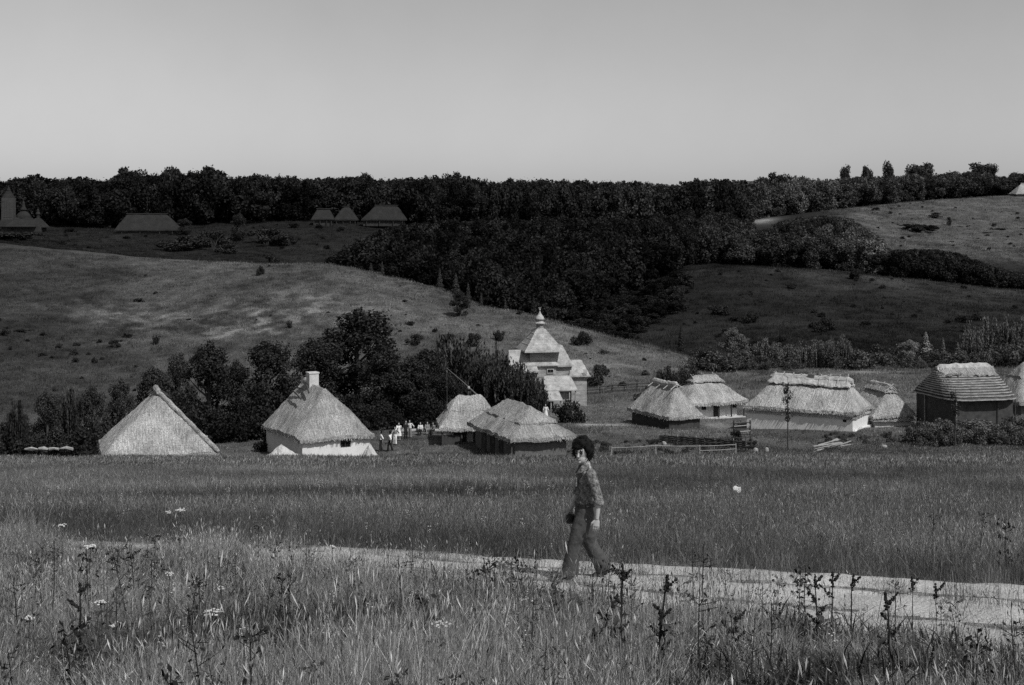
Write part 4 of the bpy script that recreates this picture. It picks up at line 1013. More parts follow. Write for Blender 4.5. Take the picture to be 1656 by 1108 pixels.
# ---------------------------------------------------------------- woods (read as one mass)
def build_woods():
    protos = [crown_mesh('dome', 900 + k, M['forest_leaf'], 3200, 0.55) for k in range(4)] + [crown_mesh('broad', 950 + k, M['forest_leaf'], 3200, 0.52) for k in range(4)]
    sky_px = [-300, 0, 60, 130, 168, 200, 240, 262, 300, 340, 375, 430, 520, 590, 640, 730, 800, 870, 1000, 1088, 1122, 1200, 1262, 1330, 1400, 1490, 1540, 1590, 1620, 1656, 1960]
    sky_py = [285, 292, 284, 288, 293, 275, 286, 274, 278, 272, 283, 284, 291, 287, 291, 285, 289, 292, 294, 300, 291, 294, 284, 292, 287, 281, 283, 279, 287, 283, 282]
    def wood(name, label, n, pxr, dmin, dmax, prof, tone, hr, wr, seed):
        random.seed(seed); pts = []; rz = []; sc_ = []; ix = []; tn = []
        for _ in range(n):
            px = random.uniform(*pxr); d0 = dmin(px); d1 = dmax(px)
            if d1 <= d0: continue
            D = random.uniform(d0, d1); g = GP(px, D)
            top = np.interp(px, prof[0], prof[1]) - (5 if 'skyline' in name else 0) + 7 * max(0, nz(px * 0.017, seed + 9)) + 7 * max(0, nz(px * 0.045, seed)) + 5 * max(0, nz(px * 0.16, seed + 3)) + abs(random.gauss(0, 2.5)) * (1 if random.random() < .7 else 3)
            hmax = -(top - HY) / F * D - g.z
            h = min(random.uniform(*hr), hmax)
            if h < 2.0: continue
            w = random.uniform(*wr) * min(1, h / hr[0] + 0.25)
            pts.append((g.x, g.y, g.z - 0.12 * h)); rz.append(random.uniform(0, 6.28)); sc_.append((w / 8, w / 8, h * 1.12 / 10)); ix.append(random.randrange(len(protos)))
            tn.append(tone(px, D) * random.choice((0.5, 0.8, 1.0, 1.2, 1.7)) * random.uniform(0.85, 1.15))
        print('WOOD', name, len(pts))
        scatter(name, protos, pts, rz, sc_, ix, tn, label, 'wood')
    wood('skyline_wood', 'dark continuous wood along the left and middle skyline', 1700, (-180, 1205), lambda p: np.interp(p, [0, 250, 540, 640, 700, 1240], [448, 452, 468, 466, 445, 480]), lambda p: 600,
         (sky_px, sky_py), lambda p, D: np.interp(p, [0, 400, 900, 1200], [0.016, 0.019, 0.024, 0.034]), (10, 20), (8, 15), 11)
    wood('right_skyline_wood', 'grey wood along the right skyline above the sunny field', 700, (1090, 1800), lambda p: np.interp(p, [1100, 1200, 1270, 1350, 1500, 1656], [500, 532, 532, 545, 572, 584]), lambda p: 650,
         (sky_px, sky_py), lambda p, D: np.interp(p, [1100, 1250, 1400, 1656], [0.04, 0.075, 0.06, 0.04]), (8, 18), (7, 13), 12)
    wood('gully_wood', 'dark wood filling the gully behind the sunny hill', 900, (545, 1128), lambda p: np.interp(p, [545, 700, 860, 950, 1000, 1060, 1100, 1128], [300, 285, 285, 318, 338, 346, 358, 380]),
         lambda p: np.interp(p, [545, 620, 660, 900, 960, 1128], [345, 380, 450, 455, 500, 500]), ([530, 560, 600, 615, 660, 800, 1120, 1130], [424, 402, 380, 366, 356, 352, 345, 420]), lambda p, D: 0.016, (8, 14), (7, 12), 13)
    wood('mid_right_wood', 'dark brushy wood between the dark meadow and the sunny far field', 620, (1105, 1430), lambda p: 378, lambda p: np.interp(p, [1105, 1200, 1215, 1250, 1262, 1380, 1430], [500, 500, 492, 492, 505, 492, 440]),
         ([1100, 1205, 1212, 1258, 1265, 1330, 1372, 1392, 1408, 1422, 1432], [330, 346, 370, 366, 352, 346, 350, 362, 378, 394, 410]), lambda p, D: np.interp(D, [378, 400, 500], [0.045, 0.03, 0.034]) * (1 + 0.9 * max(0.0, min(1.0, (p - 1300) / 80))), (6, 11), (6, 10), 14)
    wood('field_edge_wood', 'dark strip of wood along the lower edge of the sunny far field', 320, (1395, 1720), lambda p: 372, lambda p: np.interp(p, [1395, 1560, 1600, 1656, 1720], [440, 432, 415, 405, 400]),
         ([1395, 1420, 1500, 1560, 1600, 1656, 1720], [415, 402, 401, 406, 428, 442, 446]), lambda p, D: 0.024, (6, 10), (6, 9), 15)
    wood('field_hedge', 'dark hedge crossing the sunny far field', 90, (1372, 1525), lambda p: 486, lambda p: 497, ([1372, 1410, 1500, 1525], [352, 362, 360, 366]), lambda p, D: 0.03, (2.5, 5), (4, 6), 16)
    wood('gully_brush', 'dark brush along the foot of the gully wood', 140, (880, 1110), lambda p: np.interp(p, [880, 1000, 1110], [262, 272, 300]), lambda p: np.interp(p, [880, 1000, 1110], [300, 335, 362]),
         ([880, 1000, 1110], [470, 470, 430]), lambda p, D: 0.018, (2, 4.5), (4, 7), 17)
build_woods()
def build_undergrowth():
    protos = [crown_mesh('bush', 300 + k, M['forest_leaf'], 1500, 0.24) for k in range(4)]
    random.seed(33); pts = []; rz = []; sc_ = []; ix = []; tn = []
    for lo, hi, d0, d1, n, h0, h1, tone in ((285, 720, 134, 150, 90, 2.0, 4.2, 0.02), (720, 860, 142, 156, 30, 1.5, 3.5, 0.024), (-20, 290, 122, 142, 70, 1.5, 3.6, 0.03), (1130, 1400, 192, 206, 50, 1.5, 3.8, 0.06), (1400, 1680, 196, 216, 50, 1.5, 4.5, 0.06), (1040, 1130, 162, 178, 18, 1.2, 2.6, 0.045), (1470, 1680, 115, 123, 85, 0.8, 2.1, 0.08), (1330, 1480, 118, 128, 30, 0.3, 0.8, 0.07), (950, 1220, 112, 124, 60, 0.3, 0.8, 0.05)):
        for _ in range(n):
            g = GP(random.uniform(lo, hi), random.uniform(d0, d1)); h = random.uniform(h0, h1); w = h * random.uniform(1.0, 1.7)
            pts.append((g.x, g.y, g.z - 0.1)); rz.append(random.uniform(0, 6.28)); sc_.append((w / 4, w / 4, h / 3)); ix.append(random.randrange(4)); tn.append(tone * random.uniform(0.7, 1.4))
    scatter('undergrowth', protos, pts, rz, sc_, ix, tn, 'tangled undergrowth beneath the trees behind the houses', 'undergrowth')
build_undergrowth()
def build_meadow_scrub():
    protos = [crown_mesh('bush', 330 + k, M['forest_leaf'], 500, 0.45) for k in range(4)]
    random.seed(35); pts = []; rz = []; sc_ = []; ix = []; tn = []
    for lo, hi, d0, d1, n, h0, h1, tone in ((900, 1680, 240, 300, 70, 0.5, 1.8, 0.02), (1150, 1680, 300, 345, 40, 0.4, 1.3, 0.025), (-20, 640, 375, 455, 70, 0.6, 2.4, 0.016), (1380, 1680, 440, 560, 60, 0.5, 1.8, 0.035), (-20, 900, 180, 262, 45, 0.3, 1.1, 0.035), (0, 330, 198, 222, 16, 0.5, 1.6, 0.03), (640, 860, 186, 226, 14, 0.5, 2.0, 0.03), (940, 1130, 178, 205, 14, 0.4, 1.4, 0.04)):
        for _ in range(n):
            g = GP(random.uniform(lo, hi), random.uniform(d0, d1)); h = random.uniform(h0, h1) * random.random() ** 0.5; w = h * random.uniform(1.3, 2.6)
            pts.append((g.x, g.y, g.z - 0.1)); rz.append(random.uniform(0, 6.28)); sc_.append((w / 4, w / 4, h / 3)); ix.append(random.randrange(4)); tn.append(tone * random.uniform(0.7, 1.4))
    scatter('meadow_scrub', protos, pts, rz, sc_, ix, tn, 'low scrub dotted over the hills and far meadows', 'scrub')
build_meadow_scrub()

# ---------------------------------------------------------------- grass
def tuft(seed, n, hmin, hmax, spread, w, segs=3, seedheads=0.25, lean=0.5):
    random.seed(seed); v = []; f = []
    for k in range(n):
        an = random.uniform(0, 6.28); r = spread * math.sqrt(random.random())
        b = Vector((r * math.cos(an), r * math.sin(an), -0.05)); h = random.uniform(hmin, hmax)
        la = random.uniform(0, 6.28); ln = lean * random.random() ** 1.4 * h; ld = Vector((math.cos(la), math.sin(la), 0))
        fa = random.uniform(0, 6.28); sd = Vector((math.cos(fa), math.sin(fa), 0)) * w * random.uniform(0.6, 1.3)
        o = len(v)
        for s in range(segs + 1):
            t = s / segs; p = b + Vector((0, 0, 1)) * h * (t - 0.12 * t * t * (ln / h)) + ld * ln * t * t
            q = sd * (1 - t) ** 0.6
            if s == segs: v.append(p)
            else: v += [p - q, p + q]
        for s in range(segs):
            a = o + 2 * s
            if s == segs - 1: f.append((a, a + 1, a + 2))
            else: f.append((a, a + 1, a + 3, a + 2))
        if random.random() < seedheads:
            t0 = b + Vector((0, 0, 1)) * h * (1 - 0.12 * (ln / h)) + ld * ln
            up = (ld * ln * 1.2 + Vector((0, 0, h * 0.6))).normalized()
            L = random.uniform(0.03, 0.07); wd = random.uniform(0.002, 0.0042)
            for q in (Vector((wd, 0, 0)), Vector((0, wd, 0))):
                o = len(v); v += [t0 - up * 0.01, t0 + up * L * 0.45 + q, t0 + up * L, t0 + up * L * 0.45 - q]; f.append((o, o + 1, o + 2, o + 3))
    me = bpy.data.meshes.new('tuft'); me.from_pydata([tuple(p) for p in v], [], f); me.materials.append(M['grass_blade']); me.update()
    return me
def build_grass():
    rg = np.random.default_rng(3)
    near = [tuft(10 + k, 60, 0.05, 0.22, 0.24, 0.0022, 3, 0.1, 1.9) for k in range(5)] + [tuft(16 + k, 60, 0.08, 0.36, 0.22, 0.0020, 3, 0.2, 0.9) for k in range(3)] + [tuft(20 + k, 30, 0.2, 0.5, 0.18, 0.0018, 3, 0.55, 0.7) for k in range(2)]
    broad = [tuft(30 + k, 12, 0.06, 0.16, 0.16, 0.008, 3, 0.0, 1.3) for k in range(3)]
    mid = [tuft(50 + k, 44, 0.08, 0.32, 0.34, 0.0055, 2, 0.2, 0.7) for k in range(5)]
    far = [tuft(70 + k, 34, 0.08, 0.30, 0.75, 0.018, 2, 0.0, 0.8) for k in range(5)]
    def pts(d0, d1, dens, marg=0.03, bias=1.0):
        A = (d1 ** 2 - d0 ** 2) * (0.36 + marg)
        n = int(A * dens)
        D = np.sqrt(rg.uniform(d0 ** 2, d1 ** 2, n)); u = rg.uniform(-0.36 - marg, 0.36 + marg, n)
        return D * u, D
    def put(name, protos, x, y, keep, smin, smax, tn, label, hk=1.0):
        x, y, tn = x[keep], y[keep], tn[keep]; hk = hk[keep] if isinstance(hk, np.ndarray) else hk
        z = ground_np(x, y); n = len(x); s = rg.uniform(smin, smax, n)
        sz = s * hk
        print('GRASS', name, n)
        scatter(name, protos, np.stack([x, y, z], 1), rg.uniform(0, 6.28, n), np.stack([s, s, sz], 1), rg.integers(0, len(protos), n), np.minimum(tn * rg.uniform(0.55, 1.6, n), 0.42), label, 'grass', tilt=rg.normal(0, 0.08, n))
    # foreground, up to and round the path
    x, y = pts(6.5, 27, 75); pd = path_dist(x, y); t = tone_np(x, y)
    cl = vnoise(x, y, 0.35, 5) + 0.5 * vnoise(x, y, 1.1, 6)
    left = sstep(-x, 2.5, 4.3)                    # the verge hides the path towards the left
    hw = path_hw(x) - 0.1 + 0.3 * cl - 1.5 * left
    near_side = pd < 0
    out = np.abs(pd) - hw                         # metres outside the trodden strip
    r_ = rg.random(len(x))
    mid_strip = np.exp(-(pd / 0.28) ** 2) * (0.5 + cl)
    keep = np.where(near_side, r_ < 0.07 + 0.25 * mid_strip + 0.93 * sstep(out + 0.5 * cl, -0.9, 1.7), r_ < 0.05 + 0.25 * mid_strip + 0.95 * (out > -0.15))
    dk = np.where(near_side, np.clip(1.25 + 1.1 * cl, 0.4, 2.4), 0.55 + 0.3 * cl + 0.42 * sstep(pd, 2.0, 5))
    hk = np.where(near_side, (0.9 + 1.3 * cl) * (0.4 + 0.6 * np.maximum(sstep(out, 0.0, 3.0), np.maximum(left, 0.3 * sstep(-x, -2.2, 0.3)))), 1.1 + 0.3 * cl)
    hk = np.clip(hk, 0.18, 1.8)
    put('foreground_grass', near, x, y, keep, 0.75, 1.25, t * dk, 'tall dry meadow grass on both sides of the path', hk)
    x, y = pts(6.5, 16, 7); pd = path_dist(x, y); t = tone_np(x, y)
    put('broadleaf_herbs', broad, x, y, (pd < -2.6), 0.7, 1.4, t * 0.9, 'low broad-leaved herbs among the foreground grass')
    # tall bent stalks with seed heads, and patches of dark herbs
    stalk = [tuft(90 + k, 5, 0.35, 0.72, 0.12, 0.0024, 4, 1.0, 0.55) for k in range(4)]
    x, y = pts(7.0, 17, 15); pd = path_dist(x, y); cl = vnoise(x, y, 0.5, 9)
    put('grass_stalks', stalk, x, y, (pd < -path_hw(x) - 0.2) & (rg.random(len(x)) < 0.35 + 0.9 * cl), 0.7, 1.25, np.where(rg.random(len(x)) < 0.4, 0.05, 0.15), 'tall bent stalks with seed heads above the foreground grass')
    herb = [tuft(110 + k, 22, 0.08, 0.26, 0.2, 0.010, 3, 0.0, 1.2) for k in range(4)]
    x, y = pts(7.0, 24, 22); pd = path_dist(x, y); cl = vnoise(x, y, 0.55, 12) + 0.4 * vnoise(x, y, 1.7, 13)
    put('dark_herbs', herb, x, y, (cl > 0.05) & ((pd < -path_hw(x) - 0.4) | (pd > path_hw(x))), 0.8, 1.5, 0.055 + 0.0 * x, 'patches of dark tangled herbs in the foreground meadow')
    weed = []
    for k in range(5):
        random.seed(140 + k); v = []; f = []
        hh = 0.38 + 0.06 * k
        mb = MB(); mb.tube([(0, 0, -0.05), (0.02, 0.01, hh * 0.5), (0.01, 0.03, hh)], [0.005, 0.004, 0.002], 5)
        for q in range(7 + k):
            z = hh * (0.25 + 0.1 * q) if q < 7 else hh * 0.8; a_ = q * 2.4 + k; L = random.uniform(0.05, 0.14); d = Vector((math.cos(a_), math.sin(a_), random.uniform(0.1, 0.9))).normalized()
            p = Vector((0.015, 0.01, z)); mb.tube([p, p + d * L], [0.0025, 0.0012], 4)
            for r_q in range(5 if k % 2 else 3):
                c = p + d * L * random.uniform(0.4, 1.1) + Vector((random.gauss(0, .012), random.gauss(0, .012), random.gauss(0, .012)))
                leaves(mb.v, mb.f, c, Vector((random.gauss(0, 1), random.gauss(0, 1), random.gauss(0, 1))), 0.03 if k % 2 else 0.02, 1.6)
        mb.v = [tuple(q) for q in mb.v]
        weed.append(mb.mesh('weed', M['grass_blade']))
    x, y = pts(7.2, 18, 4.5); pd = path_dist(x, y); cl = vnoise(x, y, 0.4, 15)
    put('meadow_weeds', weed, x, y, (np.abs(pd) > path_hw(x) + 0.1) & (rg.random(len(x)) < 0.55 + 0.9 * cl), 0.6, 1.3, np.where(rg.random(len(x)) < 0.6, 0.05, 0.10), 'branching leafy weeds mixed into the foreground grass')
    stone_k = []
    for k in range(3):
        mb = MB(); mb.ball((0, 0, 0.006), (0.022, 0.017, 0.012), 7, 5); random.seed(k); mb.v = [(q[0] * random.uniform(.75, 1.2), q[1] * random.uniform(.75, 1.2), q[2]) for q in mb.v]
        stone_k.append(mb.mesh('pebble', M['stone']))
    i_ = rg.integers(0, len(PL), 700); s_ = rg.uniform(-1, 1, 700) * path_hw(PL[i_, 0]); x = PL[i_, 0] + 0.5 * s_; y = PL[i_, 1] + 0.85 * s_
    put('path_pebbles', stone_k, x, y, np.abs(path_dist(x, y)) < path_hw(x) - 0.1, 0.5, 2.2, 1.0 + 0 * x, 'loose pebbles lying on the dirt path')
    # field down to the village
    x, y = pts(26, 58, 17); t = tone_np(x, y); cl = vnoise(x, y, 0.15, 7)
    put('field_grass', mid, x, y, np.ones(len(x), bool), 0.8, 1.4, t * np.clip(1.0 + 0.8 * cl, 0.35, 1.8), 'even meadow grass on the slope beyond the path', np.clip(0.9 + 0.4 * cl, 0.4, 1.4))
    x, y = pts(56, 118, 6.0); t = tone_np(x, y); cl = vnoise(x, y, 0.1, 8)
    put('slope_grass', far, x, y, np.ones(len(x), bool), 0.8, 1.3, t * (0.95 + 0.35 * cl), 'meadow grass on the lower slope before the village', np.clip(0.7 + 0.4 * cl, 0.35, 1.1))
    # village and hillside tussocks
    x, y = pts(116, 275, 0.95, 0.06); t = tone_np(x, y); px = CX + F * x / y
    crest = np.interp(px, [0, 250, 540, 700, 860, 1000, 1160, 1180], [284, 279, 265, 255, 235, 225, 217, 275])
    keep = (y < crest) & (t < 0.2)
    put('hill_grass', far, x, y, keep, 0.9, 1.7, t * 1.05, 'rough tussocky grass over the village floor and the sunny hill', np.where(y < 165, 0.6, 1.1))
    x, y = pts(232, 470, 0.42, 0.05); px = CX + F * x / y; t = tone_np(x, y)
    crest = np.interp(px, [0, 250, 540, 700, 860, 1000, 1160, 1180], [287, 282, 268, 258, 238, 228, 220, 232])
    put('dark_meadow_grass', far, x, y, (y > crest) & ((px > 880) | (px < 640)), 1.2, 2.4, t * 1.3, 'dark grass of the far meadow and terrace, cloud shade put into its colour', 1.0)
    x, y = pts(430, 572, 0.16); px = CX + F * x / y; t = tone_np(x, y)
    put('far_field_grass', far, x, y, (px > 1330) & (y > 440), 2.0, 3.4, t * 1.0, 'dry grass of the far sunny field', 0.8)
build_grass()

# ---------------------------------------------------------------- people
def remesh(o, vox, smooth_it=4):
    m = o.modifiers.new('union', 'REMESH'); m.mode = 'VOXEL'; m.voxel_size = vox; m.use_smooth_shade = True
    if smooth_it:
        s = o.modifiers.new('soften', 'SMOOTH'); s.iterations = smooth_it; s.factor = 0.5
def crease(o, amount, size):
    tx = bpy.data.textures.new('cloth_folds', 'CLOUDS'); tx.noise_scale = size; tx.noise_depth = 2
    m = o.modifiers.new('folds', 'DISPLACE'); m.texture = tx; m.strength = amount; m.mid_level = 0.5; m.texture_coords = 'LOCAL'
def person(name, label, loc, heading, J, mats, hgt=1.6, vox=0.006, group=None, skirt=False, hair_r=0.13, detail=True):
    """J: joints in metres, x forward, y left, z up; heading = world angle of forward"""
    root = empty(name, loc, heading, label, 'person', group)
    k = hgt / 1.6; root.scale = (k, k, k)
    V = lambda n: Vector(J[n])
    Hd = V('head'); hrot = Matrix.Rotation(R(J.get('turn', 0)), 3, 'Z') @ Matrix.Rotation(R(J.get('nod', 0)), 3, 'Y')
    def hp(x, y, z): return Hd + hrot @ Vector((x, y, z))
    b = MB()
    b.ball(Hd + hrot @ Vector((-0.005, 0, 0.015)), (0.092, 0.074, 0.105), 16, 12, hrot)            # skull
    b.ball(hp(0.03, 0, -0.06), (0.055, 0.054, 0.065), 14, 10, hrot)                                 # jaw
    b.tube([hp(0.082, 0, 0.012), hp(0.104, 0, -0.022), hp(0.088, 0, -0.034)], [0.010, 0.016, 0.010], 8)   # nose
    for s in (-1, 1): b.ball(hp(-0.005, s * 0.076, -0.01), (0.020, 0.010, 0.030), 8, 6, hrot)       # ears
    b.ball(hp(0.078, 0, -0.088), 0.018, 8, 6)                                                       # chin
    side = (0, 1, 0)
    b.tube([Hd + Vector((-0.015, 0, -0.03)), V('neck'), V('chest')], [0.05, 0.048, 0.06], 12)
    sh = (V('shoulder_l') + V('shoulder_r')) / 2
    b.tube([V('neck') - Vector((0, 0, 0.02)), sh, V('chest'), V('waist'), V('hip') + Vector((0, 0, 0.05)), V('hip') - Vector((0, 0, 0.07))], [(0.05, 0.05), (0.13, 0.07), (0.145, 0.095), (0.12, 0.085), (0.155, 0.105), (0.12, 0.09)], 18, side=side)
    for s in ('l', 'r'):
        sgn = 1 if s == 'l' else -1
        b.tube([V('shoulder_' + s), V('elbow_' + s), V('wrist_' + s)], [0.047, 0.037, 0.024], 12)
        b.ball(V('shoulder_' + s), 0.05); b.ball(V('elbow_' + s), 0.037)
        wv = V('wrist_' + s); d = (wv - V('elbow_' + s)).normalized()
        fw = Vector((1, 0, 0)); fw = (fw - d * fw.dot(d)).normalized(); lat = d.cross(fw) 
        pm = wv + d * 0.045
        b.tube([wv - d * 0.01, wv + d * 0.03, pm + d * 0.035], [(0.022, 0.016), (0.037, 0.015), (0.038, 0.013)], 10, side=tuple(fw))
        if detail:
            inw = Vector((0, -sgn, 0)); inw = (inw - d * inw.dot(d)).normalized()
            for q, (of, L) in enumerate(((0.030, 0.068), (0.010, 0.076), (-0.010, 0.070), (-0.028, 0.055))):
                p0 = pm + d * 0.028 + fw * of; p1 = p0 + d * L * 0.45 + inw * 0.008; p2 = p1 + d * L * 0.35 + inw * 0.018; p3 = p2 + d * L * 0.2 + inw * 0.018
                b.tube([p0, p1, p2, p3], [0.0095, 0.009, 0.0085, 0.006], 8)
            p0 = wv + d * 0.02 + fw * 0.025; b.tube([p0, p0 + d * 0.03 + fw * 0.028, p0 + d * 0.06 + fw * 0.034 + inw * 0.012], [0.012, 0.011, 0.007], 8)
        else: b.tube([pm + d * 0.02, pm + d * 0.09], [(0.03, 0.014), (0.02, 0.01)], 8, side=tuple(fw))
        hj = V('hip') + Vector((0, sgn * 0.085, -0.04))
        b.tube([hj, V('knee_' + s), V('ankle_' + s)], [0.08, 0.055, 0.036], 12); b.ball(V('knee_' + s), 0.054)
        an = V('ankle_' + s); ft = V('toe_' + s)
        b.tube([an, an.lerp(ft, 0.5) - Vector((0, 0, 0.015)), ft], [(0.036, 0.045), (0.042, 0.034), (0.032, 0.02)], 10, side=side)
    body = b.build('body', mats['skin'], root, smooth=True); remesh(body, vox, 3)
    if detail:
        for s in (-1, 1):
            MB().ball(hp(0.079, s * 0.032, 0.012), (0.010, 0.017, 0.011), 10, 6, hrot).build('eye', M['eye'], root, smooth=True)
            MB().tube([hp(0.083, s * 0.016, 0.032), hp(0.084, s * 0.033, 0.037), hp(0.074, s * 0.05, 0.032)], 0.007, 6).build('eyebrow', M['hair'], root)
        MB().tube([hp(0.082, -0.02, -0.062), hp(0.094, 0, -0.06), hp(0.082, 0.02, -0.062)], [0.005, 0.010, 0.005], 8).build('mouth', M['lip'], root)
    # shirt
    g = MB()
    g.tube([V('neck') + Vector((0, 0, -0.035)), sh + Vector((0, 0, 0.0)), V('chest'), V('waist'), V('hip') + Vector((0, 0, 0.085))], [(0.075, 0.06), (0.15, 0.08), (0.16, 0.106), (0.138, 0.096), (0.165, 0.116)], 22, side=side)
    for s in ('l', 'r'):
        S_, E, W_ = V('shoulder_' + s), V('elbow_' + s), V('wrist_' + s)
        g.ball(S_, 0.062); g.tube([S_, S_.lerp(E, 0.5), E, E.lerp(W_, 0.18)], [0.062, 0.057, 0.056, 0.054], 14)
        if detail: g.tube([E.lerp(W_, 0.06), E.lerp(W_, 0.22)], [0.064, 0.064], 14)      # rolled cuff
    shirt = g.build('shirt', mats['shirt'], root, smooth=True); remesh(shirt, max(vox, 0.008), 2)
    if detail: crease(shirt, 0.02, 0.06)
    if detail:
        n = V('neck')
        for sg in (-1, 1):
            v = [n + Vector((-0.03, sg * 0.072, 0.012)), n + Vector((0.05, sg * 0.058, -0.008)), n + Vector((0.115, sg * 0.045, -0.105)), n + Vector((0.055, sg * 0.115, -0.075)), n + Vector((-0.035, sg * 0.105, -0.03))]
            v += [p + Vector((0.006, sg * 0.008, 0.008)) for p in v]
            MB().add(v, [(0, 1, 2, 3, 4), (9, 8, 7, 6, 5)] + [(i, i + 5, (i + 1) % 5 + 5, (i + 1) % 5) for i in range(5)]).build('collar', mats['shirt'], shirt)
        c = V('chest')
        for sg in (-1, 1): MB().box(0.108, 0.124, sg * 0.07 - 0.04, sg * 0.07 + 0.04, -0.05, 0.04, Matrix.Translation(c)).build('pocket', mats['shirt'], shirt)
    # trousers / skirt
    t = MB()
    hp_ = V('hip')
    if skirt:
        t.tube([hp_ + Vector((0, 0, 0.12)), hp_, hp_ - Vector((0, 0, 0.25)), hp_ - Vector((0, 0, 0.42))], [(0.14, 0.105), (0.175, 0.13), (0.22, 0.17), (0.25, 0.2)], 18, side=side)
    else:
        t.tube([hp_ + Vector((0, 0, 0.13)), hp_ + Vector((0, 0, 0.06)), hp_, hp_ - Vector((0, 0, 0.10))], [(0.138, 0.104), (0.16, 0.115), (0.168, 0.122), (0.14, 0.105)], 18, side=side)
        for s in ('l', 'r'):
            sgn = 1 if s == 'l' else -1
            hj = hp_ + Vector((0, sgn * 0.08, -0.02)); K = V('knee_' + s); A = V('ankle_' + s)
            t.tube([hj, hj.lerp(K, 0.5), K, K.lerp(A, 0.5), A + Vector((0, 0, -0.01))], [(0.085, 0.108), (0.084, 0.104), (0.068, 0.082), (0.07, 0.086), (0.078, 0.102)], 16, side=side)
    tr = t.build('skirt' if skirt else 'trousers', mats['trouser'], root, smooth=True); remesh(tr, max(vox, 0.008), 2)
    if detail: crease(tr, 0.016, 0.07)
    if detail:
        MB().tube([V('waist') + Vector((0, 0, -0.065)), V('waist') + Vector((0, 0, -0.1))], [(0.16, 0.12), (0.162, 0.122)], 24, side=side).build('belt', M['black'], root)
    for s in ('l', 'r'):
        an = V('ankle_' + s); ft = V('toe_' + s)
        sh_ = MB().tube([an + (an - ft) * 0.28 + Vector((0, 0, -0.035)), an + Vector((0, 0, -0.03)), an.lerp(ft, 0.6) - Vector((0, 0, 0.012)), ft + (ft - an) * 0.12], [(0.03, 0.03), (0.046, 0.045), (0.048, 0.034), (0.026, 0.02)], 12, side=side).build('shoe', M['black'], root, smooth=True)
    # hair: many short curls over the skull
    hr = MB(); random.seed(5)
    for q in range(170 if detail else 26):
        d = Vector((random.gauss(0, 1), random.gauss(0, 1), random.gauss(0, 1))).normalized()
        if d.x > 0.42 and d.z < 0.42: continue
        if d.z < -0.75 and d.x > -0.2: continue
        rr = hair_r * random.uniform(0.72, 1.0)
        c = hp(-0.022 + d.x * rr * 0.95, d.y * rr * 0.9, 0.03 + d.z * rr * (1.05 if d.x > -0.2 else 1.3))
        hr.ball(c, random.uniform(0.026, 0.042) if detail else 0.05, 8, 6)
    hr.ball(hp(-0.03, 0, 0.04), (hair_r * 0.82, hair_r * 0.78, hair_r * 0.85), 14, 10)
    ho = hr.build('hair', mats['hair'], root, smooth=True); remesh(ho, 0.012 if detail else 0.03, 1)
    if detail:
        cu = MB()
        for q in range(520):
            d = Vector((random.gauss(0, 1), random.gauss(0, 1), random.gauss(0, 1))).normalized()
            if (d.x > 0.42 and d.z < 0.35) or d.z < -0.85: continue
            rr = hair_r * 0.9; c = hp(-0.03 + d.x * rr * 0.95, d.y * rr * 0.86, 0.02 + d.z * rr * 1.2); o_ = hrot @ d
            t1_ = o_.cross(Vector((random.gauss(0, 1), random.gauss(0, 1), random.gauss(0, 1)))).normalized()
            cu.tube([c - o_ * 0.02, c + o_ * 0.022 + t1_ * 0.012, c + o_ * 0.030 + t1_ * 0.034, c + o_ * random.uniform(0.01, 0.05) + t1_ * 0.05], [0.006, 0.005, 0.0035, 0.0015], 5)
        tag(cu.build('loose_curls', mats['hair'], ho), kind='stuff')
    return root
def stand_pose(step=0.0, arm=0.0, sit=False, turn=0):
    if sit:
        return dict(head=(0.02, 0, 1.02), turn=turn, neck=(0, 0, 0.88), chest=(0, 0, 0.7), waist=(0, 0, 0.52), hip=(0, 0, 0.4), shoulder_l=(0, .16, .82), shoulder_r=(0, -.16, .82),
                    elbow_l=(.05, .22, .58), elbow_r=(.05, -.22, .58), wrist_l=(.26, .14, .5), wrist_r=(.26, -.14, .5), knee_l=(.38, .11, .43), knee_r=(.38, -.11, .43), ankle_l=(.4, .11, .08), ankle_r=(.4, -.11, .08), toe_l=(.55, .12, .03), toe_r=(.55, -.12, .03))
    return dict(head=(0.02, 0, 1.46), turn=turn, neck=(0, 0, 1.31), chest=(0, 0, 1.14), waist=(0, 0, 0.96), hip=(0, 0, 0.8), shoulder_l=(0, .165, 1.25), shoulder_r=(0, -.165, 1.25),
                elbow_l=(-.05 - arm, .23, .99), elbow_r=(-.02 + arm, -.23, .99), wrist_l=(.02 - arm * 1.3, .23, .76), wrist_r=(.06 + arm * 1.6, -.21, .76),
                knee_l=(.03 + step, .09, .44), knee_r=(.03 - step * .7, -.09, .44), ankle_l=(step * 1.3, .1, .08), ankle_r=(-step * 1.6, -.1, .08), toe_l=(.16 + step * 1.3, .11, .025), toe_r=(.15 - step * 1.6, -.11, .025))
